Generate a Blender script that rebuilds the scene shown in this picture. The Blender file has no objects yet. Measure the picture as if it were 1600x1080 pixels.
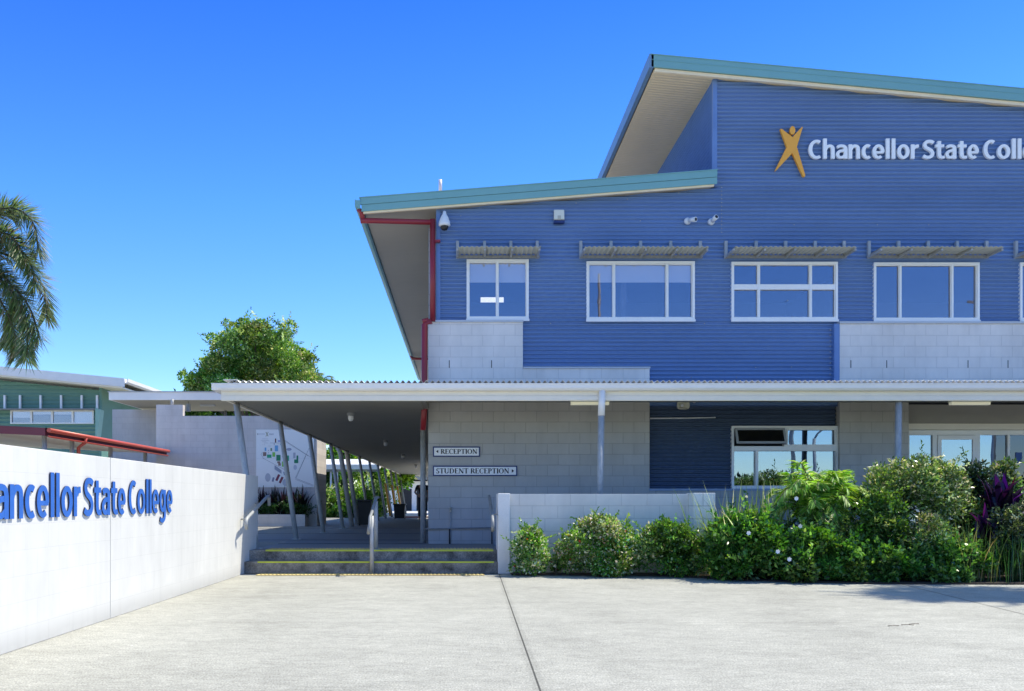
import bpy, math, random
import numpy as np
from mathutils import Vector, Matrix
R = math.radians
random.seed(7); rng = np.random.default_rng(7)
scene = bpy.context.scene
col = scene.collection

# ------------------------------------------------------------ camera, world, sun, exposure
FPX, HX, HY, CH = 1440.0, 722.0, 783.0, 1.14      # focal length and vanishing point measured in photo pixels, eye height
cam_d = bpy.data.cameras.new('camera'); cam = bpy.data.objects.new('camera', cam_d); col.objects.link(cam)
cam.location = (0, 0, CH); cam.rotation_euler = (R(90), 0, 0)
cam_d.sensor_width = 36; cam_d.lens = FPX/1600*36
cam_d.shift_x = (800-HX)/1600; cam_d.shift_y = (HY-540)/1600
cam_d.clip_end = 3000; cam_d.clip_start = 0.05
scene.camera = cam

SUN_EL, SUN_AZ = 60.0, 65.6
w = bpy.data.worlds.new('World'); scene.world = w; w.use_nodes = True
nt = w.node_tree; bg = nt.nodes['Background']
sky = nt.nodes.new('ShaderNodeTexSky'); sky.sky_type = 'NISHITA'; sky.sun_disc = False
sky.sun_elevation = R(SUN_EL); sky.sun_rotation = R(SUN_AZ)
sky.air_density = 1.0; sky.dust_density = 0.15; sky.ozone_density = 2.2; sky.altitude = 20
hs = nt.nodes.new('ShaderNodeHueSaturation'); hs.inputs['Saturation'].default_value = 1.12; hs.inputs['Hue'].default_value = 0.500
nt.links.new(sky.outputs[0], hs.inputs['Color'])
# blue deepens with height in view; above it shaped warm to neutralise ambient light
tc = nt.nodes.new('ShaderNodeTexCoord'); sz = nt.nodes.new('ShaderNodeSeparateXYZ'); nt.links.new(tc.outputs['Generated'], sz.inputs[0])
rp_ = nt.nodes.new('ShaderNodeValToRGB'); nt.links.new(sz.outputs[2], rp_.inputs[0]); cr = rp_.color_ramp
cr.elements[0].position = 0.0; cr.elements[0].color = (.74, .80, .84, 1); cr.elements[1].position = .52; cr.elements[1].color = (.12, .36, 1, 1)
e_ = cr.elements.new(.14); e_.color = (.48, .66, .94, 1); e_ = cr.elements.new(.30); e_.color = (.31, .58, .98, 1); e_ = cr.elements.new(.62); e_.color = (.66, .70, .82, 1); e_ = cr.elements.new(.80); e_.color = (1, .92, .76, 1)
mm_ = nt.nodes.new('ShaderNodeMix'); mm_.data_type = 'RGBA'; mm_.blend_type = 'MULTIPLY'; mm_.inputs[0].default_value = 1
nt.links.new(hs.outputs[0], mm_.inputs[6]); nt.links.new(rp_.outputs[0], mm_.inputs[7]); nt.links.new(mm_.outputs[2], bg.inputs[0])
bg.inputs[1].default_value = 0.15
sd = bpy.data.lights.new('sun', 'SUN'); sd.energy = 3.2; sd.angle = R(0.53); sd.color = (1, .94, .78)
so = bpy.data.objects.new('sun', sd); col.objects.link(so)
sv = Vector((math.cos(R(SUN_EL))*math.sin(R(SUN_AZ)), math.cos(R(SUN_EL))*math.cos(R(SUN_AZ)), math.sin(R(SUN_EL))))
so.rotation_euler = sv.to_track_quat('Z', 'Y').to_euler(); so.location = (20, 10, 30)
scene.view_settings.view_transform = 'Standard'; scene.view_settings.look = 'None'
scene.view_settings.exposure = 0.88; scene.view_settings.gamma = 1
scene.cycles.max_bounces = 10; scene.cycles.transparent_max_bounces = 24
scene.cycles.caustics_reflective = False; scene.cycles.caustics_refractive = False
scene.cycles.sample_clamp_indirect = 6

def P(px, py, Y):                      # a measured photo point at a true depth Y -> metres
    return Vector(((px-HX)*Y/FPX, Y, CH+(HY-py)*Y/FPX))
def X_(px, Y): return (px-HX)*Y/FPX
def Z_(py, Y): return CH+(HY-py)*Y/FPX

# ------------------------------------------------------------ materials
MATS = {}
def new_mat(name):
    m = bpy.data.materials.new(name); m.use_nodes = True
    return m, m.node_tree, m.node_tree.nodes['Principled BSDF']
def N(nt, t, **kw):
    n = nt.nodes.new(t)
    for k, v in kw.items():
        if k.startswith('i_'):
            n.inputs[int(k[2:]) if k[2:].isdigit() else k[2:].replace('_', ' ')].default_value = v
        else: setattr(n, k, v)
    return n
def mat(name, c, rough=.5, metal=0, var=.08, scale=3.0, fine=0, bump=0, bscale=60, spec=.5, stretch=(1,1,1), dirt=None, emit=0):
    if name in MATS: return MATS[name]
    m, t, b = new_mat(name); L = t.links
    geo = N(t, 'ShaderNodeNewGeometry')
    mp = N(t, 'ShaderNodeMapping'); mp.inputs['Scale'].default_value = stretch
    L.new(geo.outputs['Position'], mp.inputs[0])
    no = N(t, 'ShaderNodeTexNoise'); no.inputs['Scale'].default_value = scale; no.inputs['Detail'].default_value = 6; no.inputs['Roughness'].default_value = .6
    L.new(mp.outputs[0], no.inputs[0])
    mr = N(t, 'ShaderNodeMapRange'); mr.inputs[1].default_value = .25; mr.inputs[2].default_value = .75
    mr.inputs[3].default_value = 1-var; mr.inputs[4].default_value = 1+var
    L.new(no.outputs[0], mr.inputs[0])
    vm = N(t, 'ShaderNodeVectorMath', operation='SCALE'); vm.inputs[0].default_value = c
    L.new(mr.outputs[0], vm.inputs['Scale'])
    out = vm.outputs[0]
    if fine:
        n2 = N(t, 'ShaderNodeTexNoise'); n2.inputs['Scale'].default_value = bscale; n2.inputs['Detail'].default_value = 3
        L.new(geo.outputs['Position'], n2.inputs[0])
        m2 = N(t, 'ShaderNodeMapRange'); m2.inputs[1].default_value = .3; m2.inputs[2].default_value = .7; m2.inputs[3].default_value = 1-fine; m2.inputs[4].default_value = 1+fine
        L.new(n2.outputs[0], m2.inputs[0])
        v2 = N(t, 'ShaderNodeVectorMath', operation='SCALE'); L.new(out, v2.inputs[0]); L.new(m2.outputs[0], v2.inputs['Scale']); out = v2.outputs[0]
    if dirt:
        dc, amt, dsc = dirt
        n3 = N(t, 'ShaderNodeTexNoise'); n3.inputs['Scale'].default_value = dsc; n3.inputs['Detail'].default_value = 8; n3.inputs['Roughness'].default_value = .7
        L.new(mp.outputs[0], n3.inputs[0])
        m3 = N(t, 'ShaderNodeMapRange'); m3.inputs[1].default_value = .45; m3.inputs[2].default_value = .75; m3.inputs[3].default_value = 0; m3.inputs[4].default_value = amt
        L.new(n3.outputs[0], m3.inputs[0])
        mx = N(t, 'ShaderNodeMix', data_type='RGBA'); mx.inputs[7].default_value = (*dc, 1)
        L.new(m3.outputs[0], mx.inputs[0]); L.new(out, mx.inputs[6]); out = mx.outputs[2]
    L.new(out, b.inputs['Base Color'])
    b.inputs['Roughness'].default_value = rough; b.inputs['Metallic'].default_value = metal
    b.inputs['Specular IOR Level'].default_value = spec
    if bump:
        nb = N(t, 'ShaderNodeTexNoise'); nb.inputs['Scale'].default_value = bscale; nb.inputs['Detail'].default_value = 4
        L.new(geo.outputs['Position'], nb.inputs[0])
        bp = N(t, 'ShaderNodeBump'); bp.inputs['Strength'].default_value = bump; bp.inputs['Distance'].default_value = .01
        L.new(nb.outputs[0], bp.inputs['Height']); L.new(bp.outputs[0], b.inputs['Normal'])
    if emit:
        b.inputs['Emission Color'].default_value = (1, 1, .9, 1); b.inputs['Emission Strength'].default_value = emit
    MATS[name] = m; return m

def block_mat(name, c, axis='x', ox=0.0, oz=0.0, mortar=.62, var=.05, msize=.006, bw=.4, rh=.2, bump=.5, dirt=.25, splash=True):
    m, t, b = new_mat(name); L = t.links
    geo = N(t, 'ShaderNodeNewGeometry'); sp = N(t, 'ShaderNodeSeparateXYZ'); L.new(geo.outputs['Position'], sp.inputs[0])
    ax = N(t, 'ShaderNodeMath', operation='ADD'); ax.inputs[1].default_value = 40-ox; L.new(sp.outputs[0 if axis == 'x' else 1], ax.inputs[0])
    az = N(t, 'ShaderNodeMath', operation='ADD'); az.inputs[1].default_value = 4-oz; L.new(sp.outputs[2], az.inputs[0])
    cb = N(t, 'ShaderNodeCombineXYZ'); L.new(ax.outputs[0], cb.inputs[0]); L.new(az.outputs[0], cb.inputs[1])
    br = N(t, 'ShaderNodeTexBrick'); L.new(cb.outputs[0], br.inputs['Vector'])
    br.offset = .5; br.inputs['Scale'].default_value = 1; br.inputs['Mortar Size'].default_value = msize; br.inputs['Mortar Smooth'].default_value = .25
    br.inputs['Brick Width'].default_value = bw; br.inputs['Row Height'].default_value = rh; br.inputs['Bias'].default_value = 0
    br.inputs['Color1'].default_value = (*[v*(1-var) for v in c], 1); br.inputs['Color2'].default_value = (*[v*(1+var) for v in c], 1)
    br.inputs['Mortar'].default_value = (*[v*mortar for v in c], 1)
    no = N(t, 'ShaderNodeTexNoise'); no.inputs['Scale'].default_value = 1.6; no.inputs['Detail'].default_value = 8; no.inputs['Roughness'].default_value = .65
    mp = N(t, 'ShaderNodeMapping'); mp.inputs['Scale'].default_value = (1, 1, .45); L.new(geo.outputs['Position'], mp.inputs[0]); L.new(mp.outputs[0], no.inputs[0])
    mr = N(t, 'ShaderNodeMapRange'); mr.inputs[1].default_value = .3; mr.inputs[2].default_value = .7; mr.inputs[3].default_value = 1-dirt*.5; mr.inputs[4].default_value = 1+dirt*.3
    L.new(no.outputs[0], mr.inputs[0])
    vm = N(t, 'ShaderNodeVectorMath', operation='SCALE'); L.new(br.outputs[0], vm.inputs[0]); L.new(mr.outputs[0], vm.inputs['Scale'])
    src = vm.outputs[0]
    if splash:
        zs = N(t, 'ShaderNodeMath', operation='MULTIPLY_ADD'); zs.inputs[1].default_value = -.30; L.new(no.outputs[0], zs.inputs[0]); L.new(sp.outputs[2], zs.inputs[2])
        zr_ = N(t, 'ShaderNodeMapRange'); zr_.inputs[1].default_value = -.12; zr_.inputs[2].default_value = .03; zr_.inputs[3].default_value = .80; zr_.inputs[4].default_value = 1; L.new(zs.outputs[0], zr_.inputs[0])
        n5 = N(t, 'ShaderNodeTexNoise'); n5.inputs['Scale'].default_value = 5; n5.inputs['Detail'].default_value = 5; m5 = N(t, 'ShaderNodeMapping'); m5.inputs['Scale'].default_value = (1, 1.6, .06); L.new(geo.outputs['Position'], m5.inputs[0]); L.new(m5.outputs[0], n5.inputs[0])
        r5 = N(t, 'ShaderNodeMapRange'); r5.inputs[1].default_value = .5; r5.inputs[2].default_value = .72; r5.inputs[3].default_value = 1; r5.inputs[4].default_value = .955; L.new(n5.outputs[0], r5.inputs[0])
        mu5 = N(t, 'ShaderNodeMath', operation='MULTIPLY'); L.new(zr_.outputs[0], mu5.inputs[0]); L.new(r5.outputs[0], mu5.inputs[1])
        v5 = N(t, 'ShaderNodeVectorMath', operation='SCALE'); L.new(src, v5.inputs[0]); L.new(mu5.outputs[0], v5.inputs['Scale']); src = v5.outputs[0]
    L.new(src, b.inputs['Base Color']); b.inputs['Roughness'].default_value = .75; b.inputs['Specular IOR Level'].default_value = .3
    nb = N(t, 'ShaderNodeTexNoise'); nb.inputs['Scale'].default_value = 90; nb.inputs['Detail'].default_value = 4; L.new(geo.outputs['Position'], nb.inputs[0])
    mm = N(t, 'ShaderNodeMath', operation='MULTIPLY_ADD'); mm.inputs[1].default_value = -1.0; L.new(br.outputs['Fac'], mm.inputs[0])
    n4 = N(t, 'ShaderNodeMath', operation='MULTIPLY'); n4.inputs[1].default_value = .25; L.new(nb.outputs[0], n4.inputs[0]); L.new(n4.outputs[0], mm.inputs[2])
    bp = N(t, 'ShaderNodeBump'); bp.inputs['Strength'].default_value = bump; bp.inputs['Distance'].default_value = .005
    L.new(mm.outputs[0], bp.inputs['Height']); L.new(bp.outputs[0], b.inputs['Normal'])
    return m

def tint_mat(name, rough=.42, trans=.35, spec=.5, leaf=True):
    m, t, b = new_mat(name); L = t.links
    at = N(t, 'ShaderNodeAttribute', attribute_name='tint')
    L.new(at.outputs['Color'], b.inputs['Base Color']); b.inputs['Roughness'].default_value = rough; b.inputs['Specular IOR Level'].default_value = spec
    if leaf:
        tr = N(t, 'ShaderNodeBsdfTranslucent')
        hs = N(t, 'ShaderNodeHueSaturation'); hs.inputs['Saturation'].default_value = 1.15; hs.inputs['Value'].default_value = 1.7; hs.inputs['Hue'].default_value = .485
        L.new(at.outputs['Color'], hs.inputs['Color']); L.new(hs.outputs[0], tr.inputs['Color'])
        mx = N(t, 'ShaderNodeMixShader'); mx.inputs[0].default_value = trans
        L.new(b.outputs[0], mx.inputs[1]); L.new(tr.outputs[0], mx.inputs[2]); L.new(mx.outputs[0], t.nodes['Material Output'].inputs[0])
    return m

def glass_mat(name, refl, tint=(.75, .85, .9), col_=(1, 1, 1)):
    m, t, b = new_mat(name); L = t.links
    t.nodes.remove(b)
    g = N(t, 'ShaderNodeBsdfGlossy'); g.inputs['Roughness'].default_value = .003; g.inputs['Color'].default_value = (*col_, 1)
    geo = N(t, 'ShaderNodeNewGeometry'); no = N(t, 'ShaderNodeTexNoise'); no.inputs['Scale'].default_value = 1.3; L.new(geo.outputs['Position'], no.inputs[0])
    bp = N(t, 'ShaderNodeBump'); bp.inputs['Strength'].default_value = .12; bp.inputs['Distance'].default_value = .01; L.new(no.outputs[0], bp.inputs['Height']); L.new(bp.outputs[0], g.inputs['Normal'])
    tr = N(t, 'ShaderNodeBsdfTransparent'); tr.inputs['Color'].default_value = (*tint, 1)
    mx = N(t, 'ShaderNodeMixShader'); mx.inputs[0].default_value = refl
    L.new(tr.outputs[0], mx.inputs[1]); L.new(g.outputs[0], mx.inputs[2]); L.new(mx.outputs[0], t.nodes['Material Output'].inputs[0])
    return m

def ground_mat():
    m, t, b = new_mat('exposed_aggregate_concrete'); L = t.links
    geo = N(t, 'ShaderNodeNewGeometry'); sp = N(t, 'ShaderNodeSeparateXYZ'); L.new(geo.outputs['Position'], sp.inputs[0])
    def noise(sc, det=4, ro=.6, st=None):
        n = N(t, 'ShaderNodeTexNoise'); n.inputs['Scale'].default_value = sc; n.inputs['Detail'].default_value = det; n.inputs['Roughness'].default_value = ro
        if st:
            mp = N(t, 'ShaderNodeMapping'); mp.inputs['Scale'].default_value = st; mp.inputs['Rotation'].default_value = (0, 0, .35); L.new(geo.outputs['Position'], mp.inputs[0]); L.new(mp.outputs[0], n.inputs[0])
        else: L.new(geo.outputs['Position'], n.inputs[0])
        return n.outputs[0]
    def rng_(o, a, b_, c, d):
        r = N(t, 'ShaderNodeMapRange'); r.inputs[1].default_value = a; r.inputs[2].default_value = b_; r.inputs[3].default_value = c; r.inputs[4].default_value = d; L.new(o, r.inputs[0]); return r.outputs[0]
    def mul(a, b_):
        n = N(t, 'ShaderNodeMath', operation='MULTIPLY')
        L.new(a, n.inputs[0])
        if isinstance(b_, float): n.inputs[1].default_value = b_
        else: L.new(b_, n.inputs[1])
        return n.outputs[0]
    v = rng_(noise(.55, 7, .65, (1, .55, 1)), .3, .7, .86, 1.1)
    v = mul(v, rng_(noise(4.5, 5, .6, (1, 2.2, 1)), .3, .7, .93, 1.06))
    v = mul(v, rng_(noise(75, 3, .75), .34, .66, .60, 1.34)); v = mul(v, rng_(noise(9, 4, .7, (1, 2.6, 1)), .34, .66, .86, 1.12)); v = mul(v, rng_(noise(1.7, 4, .6, (1, 2, 1)), .35, .65, .92, 1.07))
    vo = N(t, 'ShaderNodeTexVoronoi'); vo.inputs['Scale'].default_value = 75; L.new(geo.outputs['Position'], vo.inputs['Vector'])
    v = mul(v, rng_(vo.outputs['Distance'], .0, .6, 1.12, .84))
    def line(x0, k, half, y0=9.27, dark=.25, swap=False):
        a = N(t, 'ShaderNodeMath', operation='MULTIPLY_ADD'); a.inputs[1].default_value = -k; a.inputs[2].default_value = k*y0-x0
        L.new(sp.outputs[0 if swap else 1], a.inputs[0])
        d = N(t, 'ShaderNodeMath', operation='ADD'); L.new(a.outputs[0], d.inputs[0]); L.new(sp.outputs[1 if swap else 0], d.inputs[1])
        ab = N(t, 'ShaderNodeMath', operation='ABSOLUTE'); L.new(d.outputs[0], ab.inputs[0])
        return rng_(ab.outputs[0], half*.6, half, dark, 1.0)
    v = mul(v, line(.516, .0124, .008, 9.27, .25)); v = mul(v, line(5.65, .112, .009, 9.27, .25))
    v = mul(v, line(.516, .0124, .05, 9.27, .88)); v = mul(v, line(5.65, .112, .05, 9.27, .9))
    v = mul(v, line(12.07, 0, .012, 0, .80, True)); v = mul(v, line(8.64, 0, .010, 0, .82, True)); v = mul(v, line(3.4, 0, .012, 0, .8, True))
    v = mul(v, rng_(noise(.42, 6, .62, (1.4, .5, 1)), .52, .66, 1.0, .90)); v = mul(v, rng_(noise(2.6, 8, .75), .60, .72, 1.0, .84))
    vm = N(t, 'ShaderNodeVectorMath', operation='SCALE'); vm.inputs[0].default_value = (.47, .462, .412); L.new(v, vm.inputs['Scale'])
    L.new(vm.outputs[0], b.inputs['Base Color']); b.inputs['Roughness'].default_value = .85; b.inputs['Specular IOR Level'].default_value = .25
    bp = N(t, 'ShaderNodeBump'); bp.inputs['Strength'].default_value = .5; bp.inputs['Distance'].default_value = .004
    L.new(vo.outputs['Distance'], bp.inputs['Height']); L.new(bp.outputs[0], b.inputs['Normal'])
    return m

M = {}
M['ground'] = ground_mat()
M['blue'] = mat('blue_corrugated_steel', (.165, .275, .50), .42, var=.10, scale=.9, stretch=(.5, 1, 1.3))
M['blue_trim'] = mat('blue_trim', (.15, .26, .52), .4)
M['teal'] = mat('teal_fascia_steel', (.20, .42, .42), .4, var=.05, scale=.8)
M['green'] = mat('green_corrugated_steel', (.13, .27, .21), .5, var=.06)
M['green_lit'] = mat('sunlit_green_steel', (.3, .5, .4), .5, var=.05)  # sunlight on the wall fin put into a paler copy of the green
M['cream'] = mat('cream_steel', (.88, .82, .70), .45, var=.04)
M['offwhite'] = mat('off_white_steel', (.90, .87, .83), .4, var=.04)
M['white'] = mat('white_aluminium', (.92, .92, .90), .35, var=.03)
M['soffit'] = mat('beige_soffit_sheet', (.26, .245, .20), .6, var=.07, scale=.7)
M['galv'] = mat('galvanised_steel', (.40, .41, .41), .45, metal=.0, var=.22, scale=22, stretch=(1, 1, .4))
M['galv_dark'] = mat('weathered_galvanised', (.26, .27, .27), .5, metal=.0, var=.2, scale=18)
M['red'] = mat('red_painted_pipe', (.30, .025, .035), .35, var=.1)
M['redlit'] = mat('red_painted_gutter', (.62, .10, .06), .35, var=.08)
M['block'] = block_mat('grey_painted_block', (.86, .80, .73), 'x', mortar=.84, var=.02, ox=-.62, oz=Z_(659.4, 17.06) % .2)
M['block_low'] = block_mat('shaded_lower_block', (.51, .50, .475), 'x', mortar=.78, var=.035, ox=-.62, oz=Z_(659.4, 17.06) % .2)  # same paint as the upper blocks, shade put into a darker colour
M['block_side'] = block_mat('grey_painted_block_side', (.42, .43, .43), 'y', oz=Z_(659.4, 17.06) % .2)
M['lowblock'] = block_mat('pale_grey_block', (.80, .76, .70), 'x', mortar=.84, var=.02, ox=.1, oz=Z_(790.4, 14.46) % .2)
M['pillar'] = mat('pale_render', (.82, .80, .77), .75, var=.06, scale=5, fine=.04, bump=.15)
M['wallwhite'] = block_mat('white_painted_block', (.725, .715, .685), 'y', oz=.16, mortar=.94, var=.008, msize=.0035, bump=.2, dirt=.22, bw=.4, rh=.2)
M['mapblock'] = block_mat('blue_grey_block', (.70, .65, .63), 'x', oz=.04, mortar=.9, var=.03, dirt=.25)
M['cement'] = mat('cement_sheet', (.36, .35, .32), .7, var=.05)
M['floor'] = mat('walkway_concrete', (.25, .245, .24), .7, var=.12, scale=1.3, stretch=(.3, 1, 1), bump=.2)
M['step'] = mat('weathered_step_concrete', (.26, .25, .23), .88, var=.35, scale=6, fine=.3, bump=.5, dirt=((.012, .012, .011), 1.0, 4.5))
M['yellow'] = mat('yellow_nosing', (.62, .68, .06), .5, var=.15, scale=6)
M['tactile'] = mat('yellow_tactile', (.72, .56, .22), .6, var=.12, scale=9, dirt=((.25, .12, .06), .8, 1.5))
M['dark'] = mat('dark_void', (.02, .022, .025), .6)
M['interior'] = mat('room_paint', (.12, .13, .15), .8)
M['blind'] = mat('white_blind', (.95, .95, .92), .8, var=.02)
M['black'] = mat('black_plastic', (.015, .016, .018), .4)
M['camwhite'] = mat('white_plastic', (.78, .80, .82), .35, var=.02)
M['ivory'] = mat('ivory_plastic', (.74, .74, .62), .4, var=.03)
M['bulb'] = mat('lit_bulb', (.8, .8, .7), .4, emit=1.2)
M['roomlamp'] = mat('lit_tube', (.9, .9, .85), .4, emit=.7)
M['letter_white'] = mat('white_letter', (.95, .96, .95), .4, var=.02)
M['letter_blue'] = mat('blue_letter', (.035, .15, .55), .5, var=.12, scale=8)
M['orange'] = mat('orange_letter', (.95, .43, .05), .5, var=.04)
M['navy'] = mat('navy_frame', (.02, .04, .16), .5)
M['ink'] = mat('black_ink', (.015, .015, .02), .6)
M['signwhite'] = mat('sign_white', (.95, .95, .95), .5, var=.02)
M['soil'] = mat('garden_mulch', (.05, .037, .028), .95, var=.4, scale=20, bump=1, bscale=45)
M['bark'] = mat('bark', (.13, .10, .07), .9, var=.3, scale=10, stretch=(1, 1, .2), bump=.6)
M['stem'] = mat('green_brown_stem', (.10, .085, .05), .8, var=.2)
M['glass_up'] = glass_mat('upper_window_glass', .25, (.97, .98, .99), (.66, .62, .74))
M['glass_dn'] = glass_mat('ground_window_glass', .50, (.5, .55, .6), (.54, .70, .88))
M['leaf'] = tint_mat('leaf'); M['leafgloss'] = tint_mat('glossy_leaf', .30, .36, .6)
M['print'] = tint_mat('printed_ink', .5, leaf=False)
M['skin'] = mat('skin', (.45, .25, .17), .5, var=.03)
M['cloth'] = mat('black_cloth', (.02, .02, .024), .8)
M['hair'] = mat('dark_hair', (.02, .014, .01), .6)
M['ambercol'] = mat('amber_painted_post', (.65, .32, .03), .5)
M['grass'] = mat('lawn', (.07, .13, .03), .9, var=.3, scale=.6, fine=.3, bscale=30)
M['paving'] = mat('pale_paving', (.62, .60, .56), .8, var=.06)

# rib pattern on the big soffits (fine boards running across)
def soffit_mat(name, c, pitch, depth=.006):
    m = mat(name, c, .6, var=.06, scale=.6); t = m.node_tree; L = t.links; b = t.nodes['Principled BSDF']
    geo = N(t, 'ShaderNodeNewGeometry'); wv = N(t, 'ShaderNodeTexWave', wave_type='BANDS', bands_direction='Y'); wv.inputs['Scale'].default_value = .314/pitch
    wv.inputs['Distortion'].default_value = 0; L.new(geo.outputs['Position'], wv.inputs[0])
    bp = N(t, 'ShaderNodeBump'); bp.inputs['Strength'].default_value = .6; bp.inputs['Distance'].default_value = depth; L.new(wv.outputs['Fac'], bp.inputs['Height']); L.new(bp.outputs[0], b.inputs['Normal'])
    return m
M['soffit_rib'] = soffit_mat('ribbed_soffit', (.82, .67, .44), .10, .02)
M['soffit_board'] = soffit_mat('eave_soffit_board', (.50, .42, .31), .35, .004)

# ------------------------------------------------------------ mesh helpers
ORG = {}
def link(o, parent):
    col.objects.link(o)
    if parent is not None: o.parent = parent
    ORG[o.name] = ORG[parent.name] if parent is not None else Vector(o.location)
    return o
def tag(o, label=None, cat=None, group=None, kind=None):
    if label: o['label'] = label
    if cat: o['category'] = cat
    if group: o['group'] = group
    if kind: o['kind'] = kind
    return o
def thing(name, label, cat, loc=(0, 0, 0), group=None):
    o = bpy.data.objects.new(name, None); o.location = loc; o.empty_display_size = .2
    link(o, None); return tag(o, label, cat, group)
def copy_tree(o, d, parent=None):          # a thing with its parts and sub-parts, moved by d
    c = o.copy(); col.objects.link(c); c.parent = parent
    if parent is None: c.location = Vector(o.location)+Vector(d); ORG[c.name] = Vector(c.location)
    else: ORG[c.name] = ORG[parent.name]
    for ch in list(o.children): copy_tree(ch, d, c)
    return c

class MB:
    def __init__(s): s.v = []; s.f = []; s.sm = set(); s.t = {}
    def add(s, vs, fs, smooth=False):
        o = len(s.v); s.v += [tuple(v) for v in vs]
        for f in fs:
            if smooth: s.sm.add(len(s.f))
            s.f.append([i+o for i in f])
        return s
    def box(s, x0, x1, y0, y1, z0, z1):
        return s.add([(x0,y0,z0),(x1,y0,z0),(x1,y1,z0),(x0,y1,z0),(x0,y0,z1),(x1,y0,z1),(x1,y1,z1),(x0,y1,z1)],
                     [(0,3,2,1),(4,5,6,7),(0,1,5,4),(1,2,6,5),(2,3,7,6),(3,0,4,7)])
    def quad(s, a, b, c, d): return s.add([a,b,c,d], [(0,1,2,3)])
    def prism(s, poly, y0, y1):            # polygon in XZ extruded along Y
        n = len(poly); vs = [(x,y0,z) for x,z in poly]+[(x,y1,z) for x,z in poly]
        fs = [list(range(n)), list(range(2*n-1, n-1, -1))]+[(i, i+n, (i+1)%n+n, (i+1)%n) for i in range(n)]
        return s.add(vs, fs)
    def prismx(s, poly, x0, x1):           # polygon in YZ extruded along X
        n = len(poly); vs = [(x0,y,z) for y,z in poly]+[(x1,y,z) for y,z in poly]
        fs = [list(range(n)), list(range(2*n-1, n-1, -1))]+[(i, i+n, (i+1)%n+n, (i+1)%n) for i in range(n)]
        return s.add(vs, fs)
    def tube(s, pts, r, n=12, cap=True):
        pts = [Vector(p) for p in pts]; rs = r if isinstance(r, (list, tuple)) else [r]*len(pts)
        vs = []; up = None
        for i, p in enumerate(pts):
            d = (pts[min(i+1, len(pts)-1)]-pts[max(i-1, 0)]).normalized()
            if up is None: up = Vector((0, 0, 1)) if abs(d.z) < .9 else Vector((1, 0, 0))
            a = d.cross(up); 
            if a.length < 1e-4: a = d.cross(Vector((0, 1, 0)))
            a.normalize(); b = a.cross(d).normalized(); up = b
            for k in range(n):
                t = 2*math.pi*k/n; vs.append(p+(a*math.cos(t)+b*math.sin(t))*rs[i])
        fs = []
        for i in range(len(pts)-1):
            for k in range(n): fs.append((i*n+k, i*n+(k+1)%n, (i+1)*n+(k+1)%n, (i+1)*n+k))
        s.add(vs, fs, True)
        if cap:
            o = len(s.v)-len(vs); s.f.append([o+k for k in range(n)][::-1]); s.f.append([o+(len(pts)-1)*n+k for k in range(n)])
        return s
    def lathe(s, c, prof, n=20, axis='z'):
        c = Vector(c); vs = []
        for r, h in prof:
            for k in range(n):
                t = 2*math.pi*k/n
                v = {'z': (r*math.cos(t), r*math.sin(t), h), 'y': (r*math.cos(t), h, r*math.sin(t))}[axis]
                vs.append(c+Vector(v))
        fs = [(i*n+k, i*n+(k+1)%n, (i+1)*n+(k+1)%n, (i+1)*n+k) for i in range(len(prof)-1) for k in range(n)]
        return s.add(vs, fs, True)
    def build(s, name, m, parent=None, bevel=0):
        o_ = ORG[parent.name] if parent is not None else Vector((0, 0, 0))
        me = bpy.data.meshes.new(name)
        me.from_pydata([(v[0]-o_.x, v[1]-o_.y, v[2]-o_.z) for v in s.v], [], s.f)
        for i in s.sm:
            me.polygons[i].use_smooth = True
        me.materials.append(m); me.validate()
        o = bpy.data.objects.new(name, me); link(o, parent)
        if bevel:
            b = o.modifiers.new('bevel', 'BEVEL'); b.width = bevel; b.segments = 2; b.limit_method = 'ANGLE'; b.angle_limit = R(40)
        return o

def quads_mesh(name, V, tint, m, parent=None, nper=4):
    """V: (n,4,3) float array, tint (n,3)"""
    n = len(V); o_ = np.array(ORG[parent.name]) if parent is not None else np.zeros(3)
    me = bpy.data.meshes.new(name)
    me.vertices.add(n*4); me.loops.add(n*4); me.polygons.add(n)
    me.vertices.foreach_set('co', (V.reshape(-1, 3)-o_).astype(np.float32).ravel())
    me.loops.foreach_set('vertex_index', np.arange(n*4, dtype=np.int32))
    me.polygons.foreach_set('loop_start', np.arange(0, n*4, 4, dtype=np.int32))
    me.update(calc_edges=True)
    a = me.color_attributes.new('tint', 'FLOAT_COLOR', 'POINT')
    a.data.foreach_set('color', np.concatenate([np.repeat(tint, 4, 0), np.ones((n*4, 1))], 1).astype(np.float32).ravel())
    me.materials.append(m); me.validate()
    return link(bpy.data.objects.new(name, me), parent)

def palette(n, cols, wts, jit=.22):
    c = np.array(cols)[rng.choice(len(cols), n, p=np.array(wts)/sum(wts))]
    return np.clip(c*(1+jit*rng.standard_normal((n, 1)))*(1+.07*rng.standard_normal((n, 3))), .003, .9)
def unit(a): return a/np.maximum(np.linalg.norm(a, axis=1, keepdims=True), 1e-6)
def leaves(C, D, L, W, fold=.25):
    """diamond leaves at C pointing along D; returns (n,4,3)"""
    n = len(C); D = unit(D); r = unit(rng.standard_normal((n, 3))); S = unit(np.cross(D, r)); Nn = np.cross(S, D)
    L = L*(.7+.6*rng.random((n, 1))); W = W*(.75+.5*rng.random((n, 1)))
    mid = C+D*L*.45+Nn*W*fold*0
    return np.stack([C, mid+S*W*.5+Nn*W*fold, C+D*L-Nn*L*.08, mid-S*W*.5+Nn*W*fold], 1)

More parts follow.
